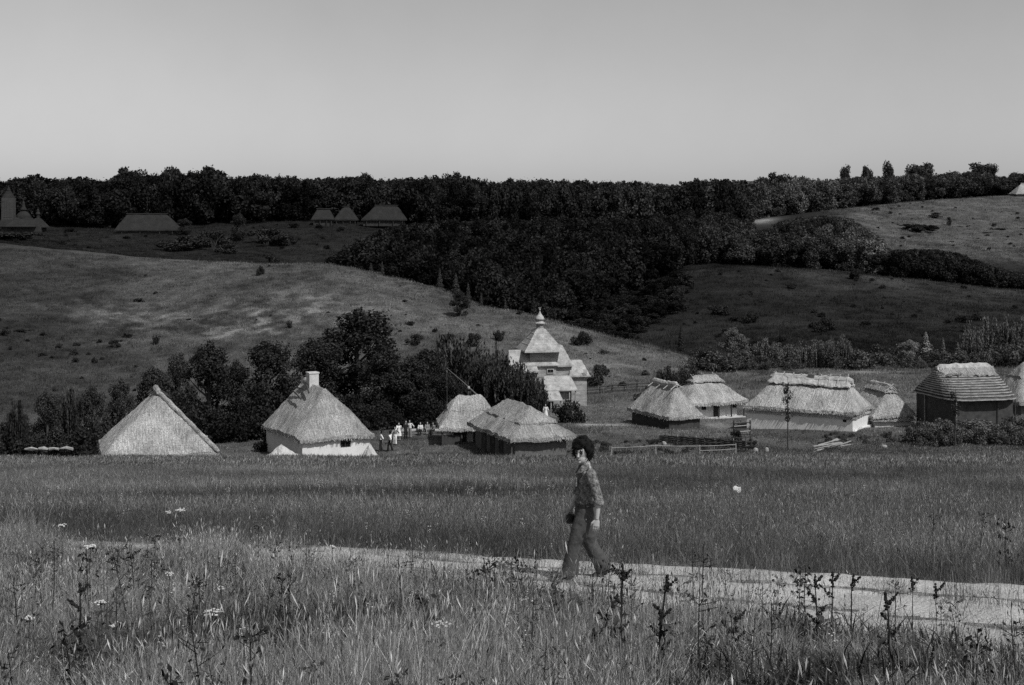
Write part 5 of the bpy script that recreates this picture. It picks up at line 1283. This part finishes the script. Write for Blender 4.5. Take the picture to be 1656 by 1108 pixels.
def build_people():
    g = GP(948, 16.3)
    J = dict(head=(0.05, 0.01, 1.45), turn=62, nod=8, neck=(0.0, 0, 1.31), chest=(0.0, 0, 1.135), waist=(0.012, 0, 0.955), hip=(0.01, 0, 0.775),
             shoulder_l=(-0.045, 0.165, 1.235), shoulder_r=(0.03, -0.165, 1.235), elbow_l=(-0.125, 0.235, 0.955), wrist_l=(-0.105, 0.245, 0.745),
             elbow_r=(0.07, -0.235, 0.965), wrist_r=(0.165, -0.22, 0.76),
             knee_l=(0.135, 0.085, 0.425), ankle_l=(0.2, 0.09, 0.09), toe_l=(0.35, 0.10, 0.045), knee_r=(-0.05, -0.085, 0.40), ankle_r=(-0.215, -0.09, 0.11), toe_r=(-0.08, -0.10, 0.03))
    person('person', 'person with dark bushy hair in shirt and flared trousers walking along the path', (g.x, g.y, g.z + 0.0), R(180), J, dict(skin=M['skin'], shirt=M['shirt'], trouser=M['trouser'], hair=M['hair']), 1.62, 0.0042, hair_r=0.114)
    # small dark pouch in the far hand
    k = 1.62 / 1.6; w = Vector((-0.165 * k, 0.185 * k, 0.70 * k)) + g
    pr = empty('hand_pouch', (w.x, w.y, w.z - 0.075), R(8), 'small black pouch held in the walking person\'s far hand', 'pouch')
    MB().tube([(0, 0, -0.02), (0, 0, 0.0), (0, 0, 0.07), (0, 0, 0.085)], [(0.05, 0.03), (0.062, 0.045), (0.058, 0.045), (0.04, 0.02)], 12, side=(1, 0, 0)).build('pouch_body', M['black'], pr)
    MB().tube([(-0.03, 0, 0.08), (-0.02, 0, 0.105), (0.02, 0, 0.105), (0.03, 0, 0.08)], 0.005, 6).build('wrist_loop', M['black'], pr)
    W, K, C2 = M['cloth_white'], M['cloth_dark'], M['cloth_mid']
    base = dict(skin=M['skin'], hair=M['hair'])
    for px, D, hd, st, sit, sh, tr, skirt, hg, lab in (
        (616, 121.0, 200, 0.05, False, W, K, False, 1.72, 'standing person in white top and dark trousers nearest the chimney cottage'),
        (631, 120.5, 160, 0.1, False, W, K, False, 1.70, 'person in light top and long dark trousers, second from the chimney cottage'),
        (639, 123.5, 250, 0.02, False, C2, W, False, 1.60, 'person in grey top and pale trousers in the middle of the group'),
        (645, 126.0, 270, 0.02, False, W, W, True, 1.62, 'person in white dress rising above the middle of the group'),
        (656, 127.0, 300, 0.0, False, K, K, False, 1.66, 'person dressed all in dark standing in the group'),
        (663, 127.5, 240, 0.0, False, W, C2, False, 1.62, 'person in white top beside the one dressed in dark'),
        (680, 129.0, 260, 0.0, True, W, K, False, 1.6, 'person in white top sitting on the pale log'),
        (691, 129.2, 280, 0.0, True, C2, C2, False, 1.6, 'person in grey clothes sitting on the pale log'),
        (701, 129.0, 230, 0.0, True, C2, K, False, 1.55, 'person sitting on the pale log end closest to the open shed')):
        q = GP(px, D)
        person('person', lab, (q.x, q.y, q.z + 0.02), R(hd), stand_pose(st, st * 1.4 + (0.22 if int(px) % 3 == 0 else 0.0), sit), dict(base, shirt=sh, trouser=tr), hg, 0.022, 'visitors between the two cottages', skirt, 0.115, False)
    q = P(882.5, 661, 146); q.z = G(q.x, q.y)
    person('person', 'person in long white clothes standing by the church porch', (q.x, q.y, q.z + 0.02), R(250), stand_pose(0.03, 0.05), dict(base, shirt=W, trouser=W), 1.7, 0.022, None, True, 0.115, False)
build_people()

# ---------------------------------------------------------------- yard things
def pole(mb, a, b, r0, r1, n=6):
    m = (Vector(a) + Vector(b)) / 2 + Vector((0.03 * nz(a[0], a[1]), 0.03, 0)); return mb.tube([a, m, b], [r0, (r0 + r1) / 2, r1], n)
def build_yard():
    # log bench
    q = GP(688, 129.4)
    o = empty('log_bench', tuple(q), R(4), 'long pale log where people sit left of the open shed', 'bench')
    MB().tube([(-2.2, 0, 0.30), (-0.8, 0.03, 0.33), (0.9, -0.02, 0.31), (1.6, 0, 0.32)], [0.15, 0.17, 0.16, 0.14], 10).build('log', M['pale_wood'], o)
    for x in (-1.7, 1.2): MB().tube([(x, 0, -0.2), (x, 0, 0.18)], [0.16, 0.14], 8).build('leg', M['dark_wood'], o)
    # well sweep
    q = GP(752, 131)
    Zt = lambda py: -(py - HY) / F * 131 - q.z; X = lambda px: (px - 752) / F * 131
    o = empty('well_sweep', tuple(q), 0, 'slanting well sweep pole rising above the open thatched shed', 'well')
    MB().tube([(X(757), 0.1, -0.5), (X(757), 0.1, Zt(633))], [0.14, 0.1], 7).build('post', M['dark_wood'], o)
    MB().tube([(X(722), 0, Zt(595)), (X(748), 0, Zt(617)), (X(776), 0, Zt(643))], [0.025, 0.04, 0.07], 6).build('sweep_beam', M['clay'], o)
    MB().tube([(X(722.5), 0, Zt(595.5)), (X(723.5), 0, Zt(680))], 0.012, 5).build('bucket_rod', M['clay'], o)
    MB().ball((X(758), -0.12, Zt(627)), (0.12, 0.12, 0.16)).build('pivot_block', M['pale_wood'], o)
    w = MB()
    for k in range(4):
        MB().box(X(724) - 0.7, X(724) + 0.7, -0.75, -0.6, 0.2 * k - 0.2, 0.2 * k - 0.01).build('curb_log', M['dark_wood'], o)
    # fences
    def rail_fence(name, label, posts, rails, h, mat, r=0.045, tilt=0.05):
        c = posts[0]; root = empty(name, tuple(c), 0, label, 'fence')
        tops = []
        for p in posts:
            l = p - c; t = l + Vector((random.uniform(-tilt, tilt), 0, h * random.uniform(0.93, 1.06)))
            MB().tube([l - Vector((0, 0, 0.3)), t], [r * 1.15, r], 6).build('post', mat, root); tops.append((l, t))
        for i in range(len(posts) - 1):
            for f in rails:
                if f[1] is not None and i not in f[1]: continue
                a = tops[i][0].lerp(tops[i][1], f[0]); b = tops[i + 1][0].lerp(tops[i + 1][1], f[0])
                MB().tube([a + Vector((0, -r, 0)), (a + b) / 2 + Vector((0, -r, -0.03)), b + Vector((0, -r, 0))], r * 0.75, 6).build('rail', mat, root)
        return root
    random.seed(21)
    rail_fence('rail_fence', 'thin pale rail fence with spaced posts between the slope grass and the timber barn', [GP(px, 109.5) for px in (951, 989, 1061, 1131, 1190)], [(0.92, (1, 2, 3)), (0.55, (3,))], 0.95, M['pale_wood'], 0.035)
    rail_fence('back_fence', 'low dark board fence far behind the timber barn at the hill foot', [GP(px, 176) for px in (950, 970, 990, 1010, 1030, 1050)], [(0.95, None), (0.6, None), (0.25, None)], 0.95, M['dark_wood'], 0.07)
    # wattle fence in front of the barn: posts, woven rods
    root = empty('wattle_fence', tuple(GP(1066, 121)), 0, 'dark woven wattle fence with pale stakes before the timber barn', 'fence')
    c = GP(1066, 121); st = [GP(px, 121 - (px - 1066) * 0.03) - c for px in range(1066, 1216, 10)]
    for i, p in enumerate(st):
        MB().tube([p - Vector((0, 0, 0.3)), p + Vector((0, 0, 0.82 + 0.12 * (i % 3)))], [0.04, 0.03], 5).build('stake', M['pale_wood'] if i % 3 == 0 else M['dark_wood'], root)
    for k in range(9):
        pts = [p + Vector((0, (0.06 if (i + k) % 2 else -0.06), 0.06 + k * 0.075 + 0.02 * nz(i, k))) for i, p in enumerate(st)]
        MB().tube(pts, 0.04, 5, side=(0, 0, 1)).build('woven_rod', M['dark_wood'], root)
    # gate between the white houses
    q = GP(1200, 127); o = empty('timber_gate', tuple(q), R(6), 'dark timber gate with slanting bars between the two white cottages', 'gate')
    for x in (-0.75, 0.75): MB().tube([(x, 0, -0.3), (x, 0, 1.5)], 0.08, 6).build('gate_post', M['dark_wood'], o)
    for k in range(5): MB().tube([(-0.74, -0.09, 0.2 + 0.26 * k), (0.74, -0.09, 0.3 + 0.26 * k)], 0.045, 6).build('bar', M['pale_wood'] if k % 2 else M['dark_wood'], o)
    rail_fence('garden_fence', 'dark rail fence running from the wattle fence to the white sapling yard', [GP(px, 118) for px in (1140, 1165, 1190, 1215)], [(0.9, None), (0.5, None)], 0.9, M['dark_wood'], 0.05)
    # pale logs / stones at left
    q = GP(78, 103.5); q.z = max(q.z, P(78, 727, 103.5).z - 0.05)
    o = empty('pale_log_row', tuple(q), R(2), 'low row of pale logs on the ground left of the steep roof', 'logs')
    for k, (x0, x1) in enumerate(((-1.7, -0.75), (-0.7, 0.0), (0.05, 0.75), (0.8, 1.8))):
        MB().tube([(x0, 0.1 * (k % 2), 0.08), ((x0 + x1) / 2, 0.03, 0.12 + 0.04 * (k % 2)), (x1, 0, 0.07)], [0.06 + 0.03 * (k % 3), 0.09 + 0.03 * ((k + 1) % 3), 0.05 + 0.02 * k], 7, wob=0.3).build('log', M['stone'], o)
    def rock(name, label, px, D, w, h, d=None, mat='stone', cat='stone', z=0.0):
        q = GP(px, D); d = d or w; o_ = MB(); random.seed(int(px * 3))
        o_.ball((0, 0, h * 0.3), (w / 2, d / 2, h * 0.6), 9, 6)
        o_.v = [(x * (1 + 0.6 * nz(x * 2 / w, y * 2 / d, z_ + px)), y * (1 + 0.6 * nz(y * 2 / d, z_, px)), z_ * (1 + 0.5 * nz(x * 3 / w, z_ * 3, px))) for x, y, z_ in o_.v]
        r = o_.build(name, M[mat], None, smooth=False, loc=(q.x, q.y, q.z + z)); return tag(r, label, cat)
    rock('pale_stone', 'pale rough stone at the left picture edge beside the log row', 14, 101, 0.7, 0.55, z=0.2)
    rock('pale_stone', 'small white upright stone in front of the long white cottage', 1240, 113.5, 0.36, 0.55)
    rock('pale_stone', 'white curved stone left of the small upright one by the fence end', 1222, 114.5, 0.36, 0.45)
    rock('pale_stone', 'pale flat stone on the grass right of the plank heap', 1430, 115, 0.5, 0.28)
    rock('pale_stone', 'pale stone at the foot of the wattle fence by the timber barn', 1074, 119, 0.4, 0.35)
    rock('pale_stone', 'tiny white stone in the meadow above the small thatched shed', 1480, 165, 0.55, 0.5)
    rock('pale_stone', 'pale flat stone on the grass in front of the group of people', 637, 108, 0.9, 0.3, 0.4, z=0.15)
    # clay heaps by the chimney cottage
    def heap(label, px, D, top, wpx, mat, seed):
        q = GP(px, D); h = -(top - HY) / F * D - q.z; w = wpx / F * D; mb = MB(); n, m = 22, 10
        for i in range(m + 1):
            for k in range(n):
                r = i / m * w / 2 * (1 + 0.18 * nz(math.cos(k * .29) * 2 + seed, math.sin(k * .29) * 2)); t = 6.2832 * k / n
                mb.v.append((r * math.cos(t), r * 0.8 * math.sin(t), max(h * (1 - (i / m)) ** 1.1 + 0.45 * (i / m) * nz(r * 2.3, k * .7, seed) + 0.15 * nz(r * 6, k * 1.7, seed), -0.3) - 0.25 * (i / m) ** 4))
        for i in range(m):
            for k in range(n): mb.f.append((i * n + k, (i + 1) * n + k, (i + 1) * n + (k + 1) % n, i * n + (k + 1) % n))
        r = mb.build('clay_heap', M[mat], None, loc=tuple(q)); tag(r, label, 'heap')
    heap('pale clay heap against the shaded left wall of the chimney cottage', 455, 112.8, 719, 92, 'heap', 1)
    heap('pale clay heap at the right corner of the chimney cottage', 598, 117.0, 717, 36, 'heap', 3)
    # plank heap
    q = GP(1342, 114); o = empty('plank_heap', tuple(q), R(20), 'heap of pale split planks on the grass before the long white cottage', 'planks'); random.seed(9)
    for k in range(16):
        a = random.uniform(-0.25, 0.35); z = 0.08 + k * 0.045; L = random.uniform(0.9, 1.7)
        Mx = Matrix.Translation((random.uniform(-.5, .5), random.uniform(-.35, .35), z)) @ Matrix.Rotation(a, 4, 'Z') @ Matrix.Rotation(random.uniform(-0.28, -0.05), 4, 'Y')
        MB().box(-L, L, -0.09, 0.09, -0.02, 0.02, Mx).build('plank', M['pale_wood'], o)
    # paper on the grass
    q = GP(1192, 35); mb = MB(); n = 6
    for i in range(n):
        for j in range(n):
            x = (i / (n - 1) - .5) * 0.24; y = (j / (n - 1) - .5) * 0.2
            mb.v.append((x * 0.8, y * 0.5, 0.26 + y * 0.5 + 0.03 * math.sin(i * 1.3) + 0.02 * math.cos(j * 1.9 + i)))
    for i in range(n - 1):
        for j in range(n - 1): mb.f.append((i * n + j, (i + 1) * n + j, (i + 1) * n + j + 1, i * n + j + 1))
    o = mb.build('paper_sheet', M['paper'], None, loc=tuple(q)); tag(o, 'crumpled white sheet of paper caught in the field grass', 'paper')
build_yard()

# ---------------------------------------------------------------- weeds and flowers in the foreground
def build_weeds():
    def dock(label, px, D, top, seed, lean=0.0, heads=3, leafy=True, thick=1.0):
        random.seed(seed); g = GP(px - lean, D); h = -(top - HY) / F * D - g.z; lx = lean / F * D
        o = empty('dock_plant', tuple(g), 0, label, 'weed')
        n = 9; pts = [Vector((lx * (i / n) ** 1.5 + 0.008 * nz(i * .6, seed), 0.006 * nz(i * .7, seed + 4), h * i / n - (0.08 if i == 0 else 0))) for i in range(n + 1)]
        MB().tube(pts, [0.0085 * thick * (1 - 0.6 * i / n) for i in range(n + 1)], 6).build('stem', M['weed'], o)
        def seeds(p0, d, L, nm):
            mb = MB()
            for q in range(int(26 * L / 0.12)):
                t = random.random(); c = p0 + d * L * t + Vector((random.gauss(0, 1), random.gauss(0, 1), random.gauss(0, .5))) * 0.011 * (1.15 - t)
                mb.ball(c, random.uniform(0.006, 0.011), 6, 4)
            mb.tube([p0, p0 + d * L], [0.004, 0.002], 5); mb.build(nm, M['weed_seed'], o)
        seeds(pts[-1] - Vector((0, 0, 0.10)), Vector((0.1 * random.uniform(-1, 1), 0, 1)).normalized(), 0.12, 'seed_head')
        for k in range(heads):
            i = n - 1 - k * 1.6; p = pts[max(int(i), 3)]
            a = random.uniform(0, 6.28); seeds(p, Vector((0.75 * (-1) ** k, 0.3 * math.sin(a), 0.75)).normalized(), random.uniform(0.07, 0.15), 'seed_head')
        if leafy:
            for k in range(5):
                p = pts[1 + k]; a = k * 2.4 + seed; d = Vector((math.cos(a), math.sin(a) * 0.6, 0.35)).normalized(); s = Vector((-d.y, d.x, 0)).normalized(); L = 0.20 * (1 - 0.12 * k)
                mb = MB(); r = []
                for t, w in ((0, .004), (.3, .022), (.6, .026), (.85, .014), (1, .002)):
                    c = p + d * L * t - Vector((0, 0, 0.10 * t * t)); r += [c - s * w, c + Vector((0, 0, -0.006)), c + s * w]
                mb.v = [tuple(x) for x in r]
                for q in range(4): mb.f += [(q * 3, q * 3 + 1, q * 3 + 4, q * 3 + 3), (q * 3 + 1, q * 3 + 2, q * 3 + 5, q * 3 + 4)]
                mb.build('leaf', M['weed_leaf'], o)
    dock('tall dark dock weed right of the walking person, crossing the path', 1008, 9.9, 915, 1, 6, 5, True, 1.3)
    dock('tall dark dock weed with knobbed tip, right of the first tall one', 1078, 9.8, 934, 2, 14, 3, True, 1.4)
    dock('thinner dark dock stem just left of the knob-tipped weed', 1068, 9.9, 990, 12, 2, 3, True, 1.2)
    dock('dark dock weed with forked top standing before the path at right', 1434, 10.2, 963, 3, -6, 4, True, 1.3)
    dock('thin dark weed before the path, leftmost of three at right', 1318, 11.4, 932, 4, -4, 4)
    dock('thin dark weed before the path, middle of three at right', 1346, 11.6, 930, 5, 0, 2)
    dock('thin dark weed before the path, third of three at right', 1378, 11.8, 934, 6, 2, 1, False)
    dock('hair-thin stem crossing the path left of the edge', 1476, 12.0, 936, 7, 0, 1, False, 0.6)
    dock('hair-thin stem crossing the path nearest the right edge', 1514, 12.0, 948, 8, 0, 1, False, 0.6)
    dock('dark weed stub among the grass, leftmost of three at bottom centre', 524, 10.4, 1032, 9, 0, 2, True, 1.6)
    dock('dark weed stub among the grass, middle of three at bottom centre', 623, 10.2, 1022, 10, 2, 1, True, 1.6)
    dock('dark weed stub among the grass, third of three at bottom centre', 692, 10.1, 1046, 11, 3, 1, False, 1.4)
    dock('dark bushy weed with drooping twigs in the lower left grass', 130, 10.6, 945, 13, 0, 6, True, 1.4)
    dock('dark weed in the grass directly below the walking person\'s back foot', 962, 10.2, 1020, 14, -3, 3, True, 1.2)
    dock('dark weed in front of the path left of the forked-top weed', 1188, 10.6, 1000, 15, 3, 3, True, 1.0)
    # umbels
    def umbel(name, label, px, D, top, wpx, seed, group=None):
        random.seed(seed); g = GP(px, D); h = -(top - HY) / F * D - g.z; w = wpx / F * D
        if h < 0.08: h = 0.08
        o = empty(name, tuple(g), random.uniform(0, 6), label, 'flower', group)
        st = [(0, 0, -0.05), (0.01, 0, h * .5), (0, 0, h - 0.03)]
        MB().tube(st, [0.005, 0.004, 0.003], 5).build('stem', M['weed_leaf'], o)
        mb = MB(); fl = MB()
        for k in range(15):
            a = k * 2.4; r = w / 2 * math.sqrt((k + 0.3) / 15); c = Vector((r * math.cos(a), r * math.sin(a), h + 0.012 * random.uniform(-1, 1) - 0.1 * r))
            mb.tube([(0, 0, h - 0.03), c], 0.0015, 4)
            fl.ball(c, (w * 0.11, w * 0.11, 0.008), 7, 4)
        mb.build('ray', M['weed_leaf'], o); fl.build('blossom', M['petal'], o)
    U = (('wide white umbel flower in the lower left grass', 343, 11.4, 989, 30), ('white umbel flower in the left grass, upper one', 146, 14.0, 883, 20), ('round white flower head left of the path\'s start', 274, 12.4, 927, 13),
         ('flat white umbel near the bushy weed at lower left', 163, 11.6, 973, 22), ('small white umbel at the far left bottom', 48, 11.0, 998, 16), ('small flat umbel below the flat white one at lower left', 186, 11.0, 1009, 18),
         ('white umbel left edge of the field, above the others', 100, 16.5, 849, 14), ('white umbel cluster in the field left of centre, biggest bloom', 292, 20.5, 824, 17), ('small white umbel beside the biggest field bloom', 272, 20.0, 828, 9),
         ('pale umbel in the grass below the path start', 712, 11.0, 1009, 32), ('white umbel in the grass left of the walking person, upper', 852, 12.2, 968, 24), ('small white bloom below the upper umbel left of the walking person', 886, 12.0, 983, 13),
         ('white umbel at the left part of bottom centre grass', 541, 10.7, 1024, 18), ('small pale bloom above the verge left of the path', 538, 16.5, 884, 11), ('small pale bloom in the grass beneath the person', 812, 11.6, 990, 11),
         ('white bloom cluster by the far path edge right of the person', 1117, 22.5, 862, 13), ('small white bloom right of the path-edge cluster', 1150, 21.5, 876, 8), ('pale bloom between the person and the path-edge cluster', 1024, 22.0, 860, 9),
         ('small white bloom at bottom right of the two tall weeds', 1118, 10.3, 1099, 12), ('white bloom in the field right of the paper sheet', 1388, 31, 811, 14), ('small white bloom in the field above the right one', 1380, 33, 801, 7),
         ('small white bloom at the far right field', 1592, 30, 816, 10), ('small white umbel right of the wide one at lower left', 357, 12.2, 951, 11))
    for i, (lab, px, D, top, w) in enumerate(U): umbel('umbel_flower', lab, px, D, top, w, 40 + i, 'white umbels in the meadow')
    # countless tiny blooms
    rg = np.random.default_rng(8); pm = []
    for s in range(3):
        random.seed(80 + s); fl = MB()
        for k in range(5): fl.ball((random.gauss(0, .025), random.gauss(0, .025), 0.28 + random.gauss(0, .03)), (0.011, 0.011, 0.006), 6, 4)
        fl.tube([(0, 0, 0), (0, 0, 0.28)], 0.002, 4); pm.append(fl.mesh('bloom', M['petal']))
    D = np.sqrt(rg.uniform(9 ** 2, 40 ** 2, 330)); x = D * rg.uniform(-.37, .37, 330); keep = np.abs(path_dist(x, D)) > 1.5
    x, D = x[keep], D[keep]; n = len(x)
    scatter('small_meadow_flowers', pm, np.stack([x, D, ground_np(x, D)], 1), rg.uniform(0, 6, n), np.repeat(rg.uniform(0.6, 1.1, n)[:, None], 3, 1), rg.integers(0, 3, n), np.ones(n), 'scattered tiny pale meadow blooms', 'flowers')
build_weeds()
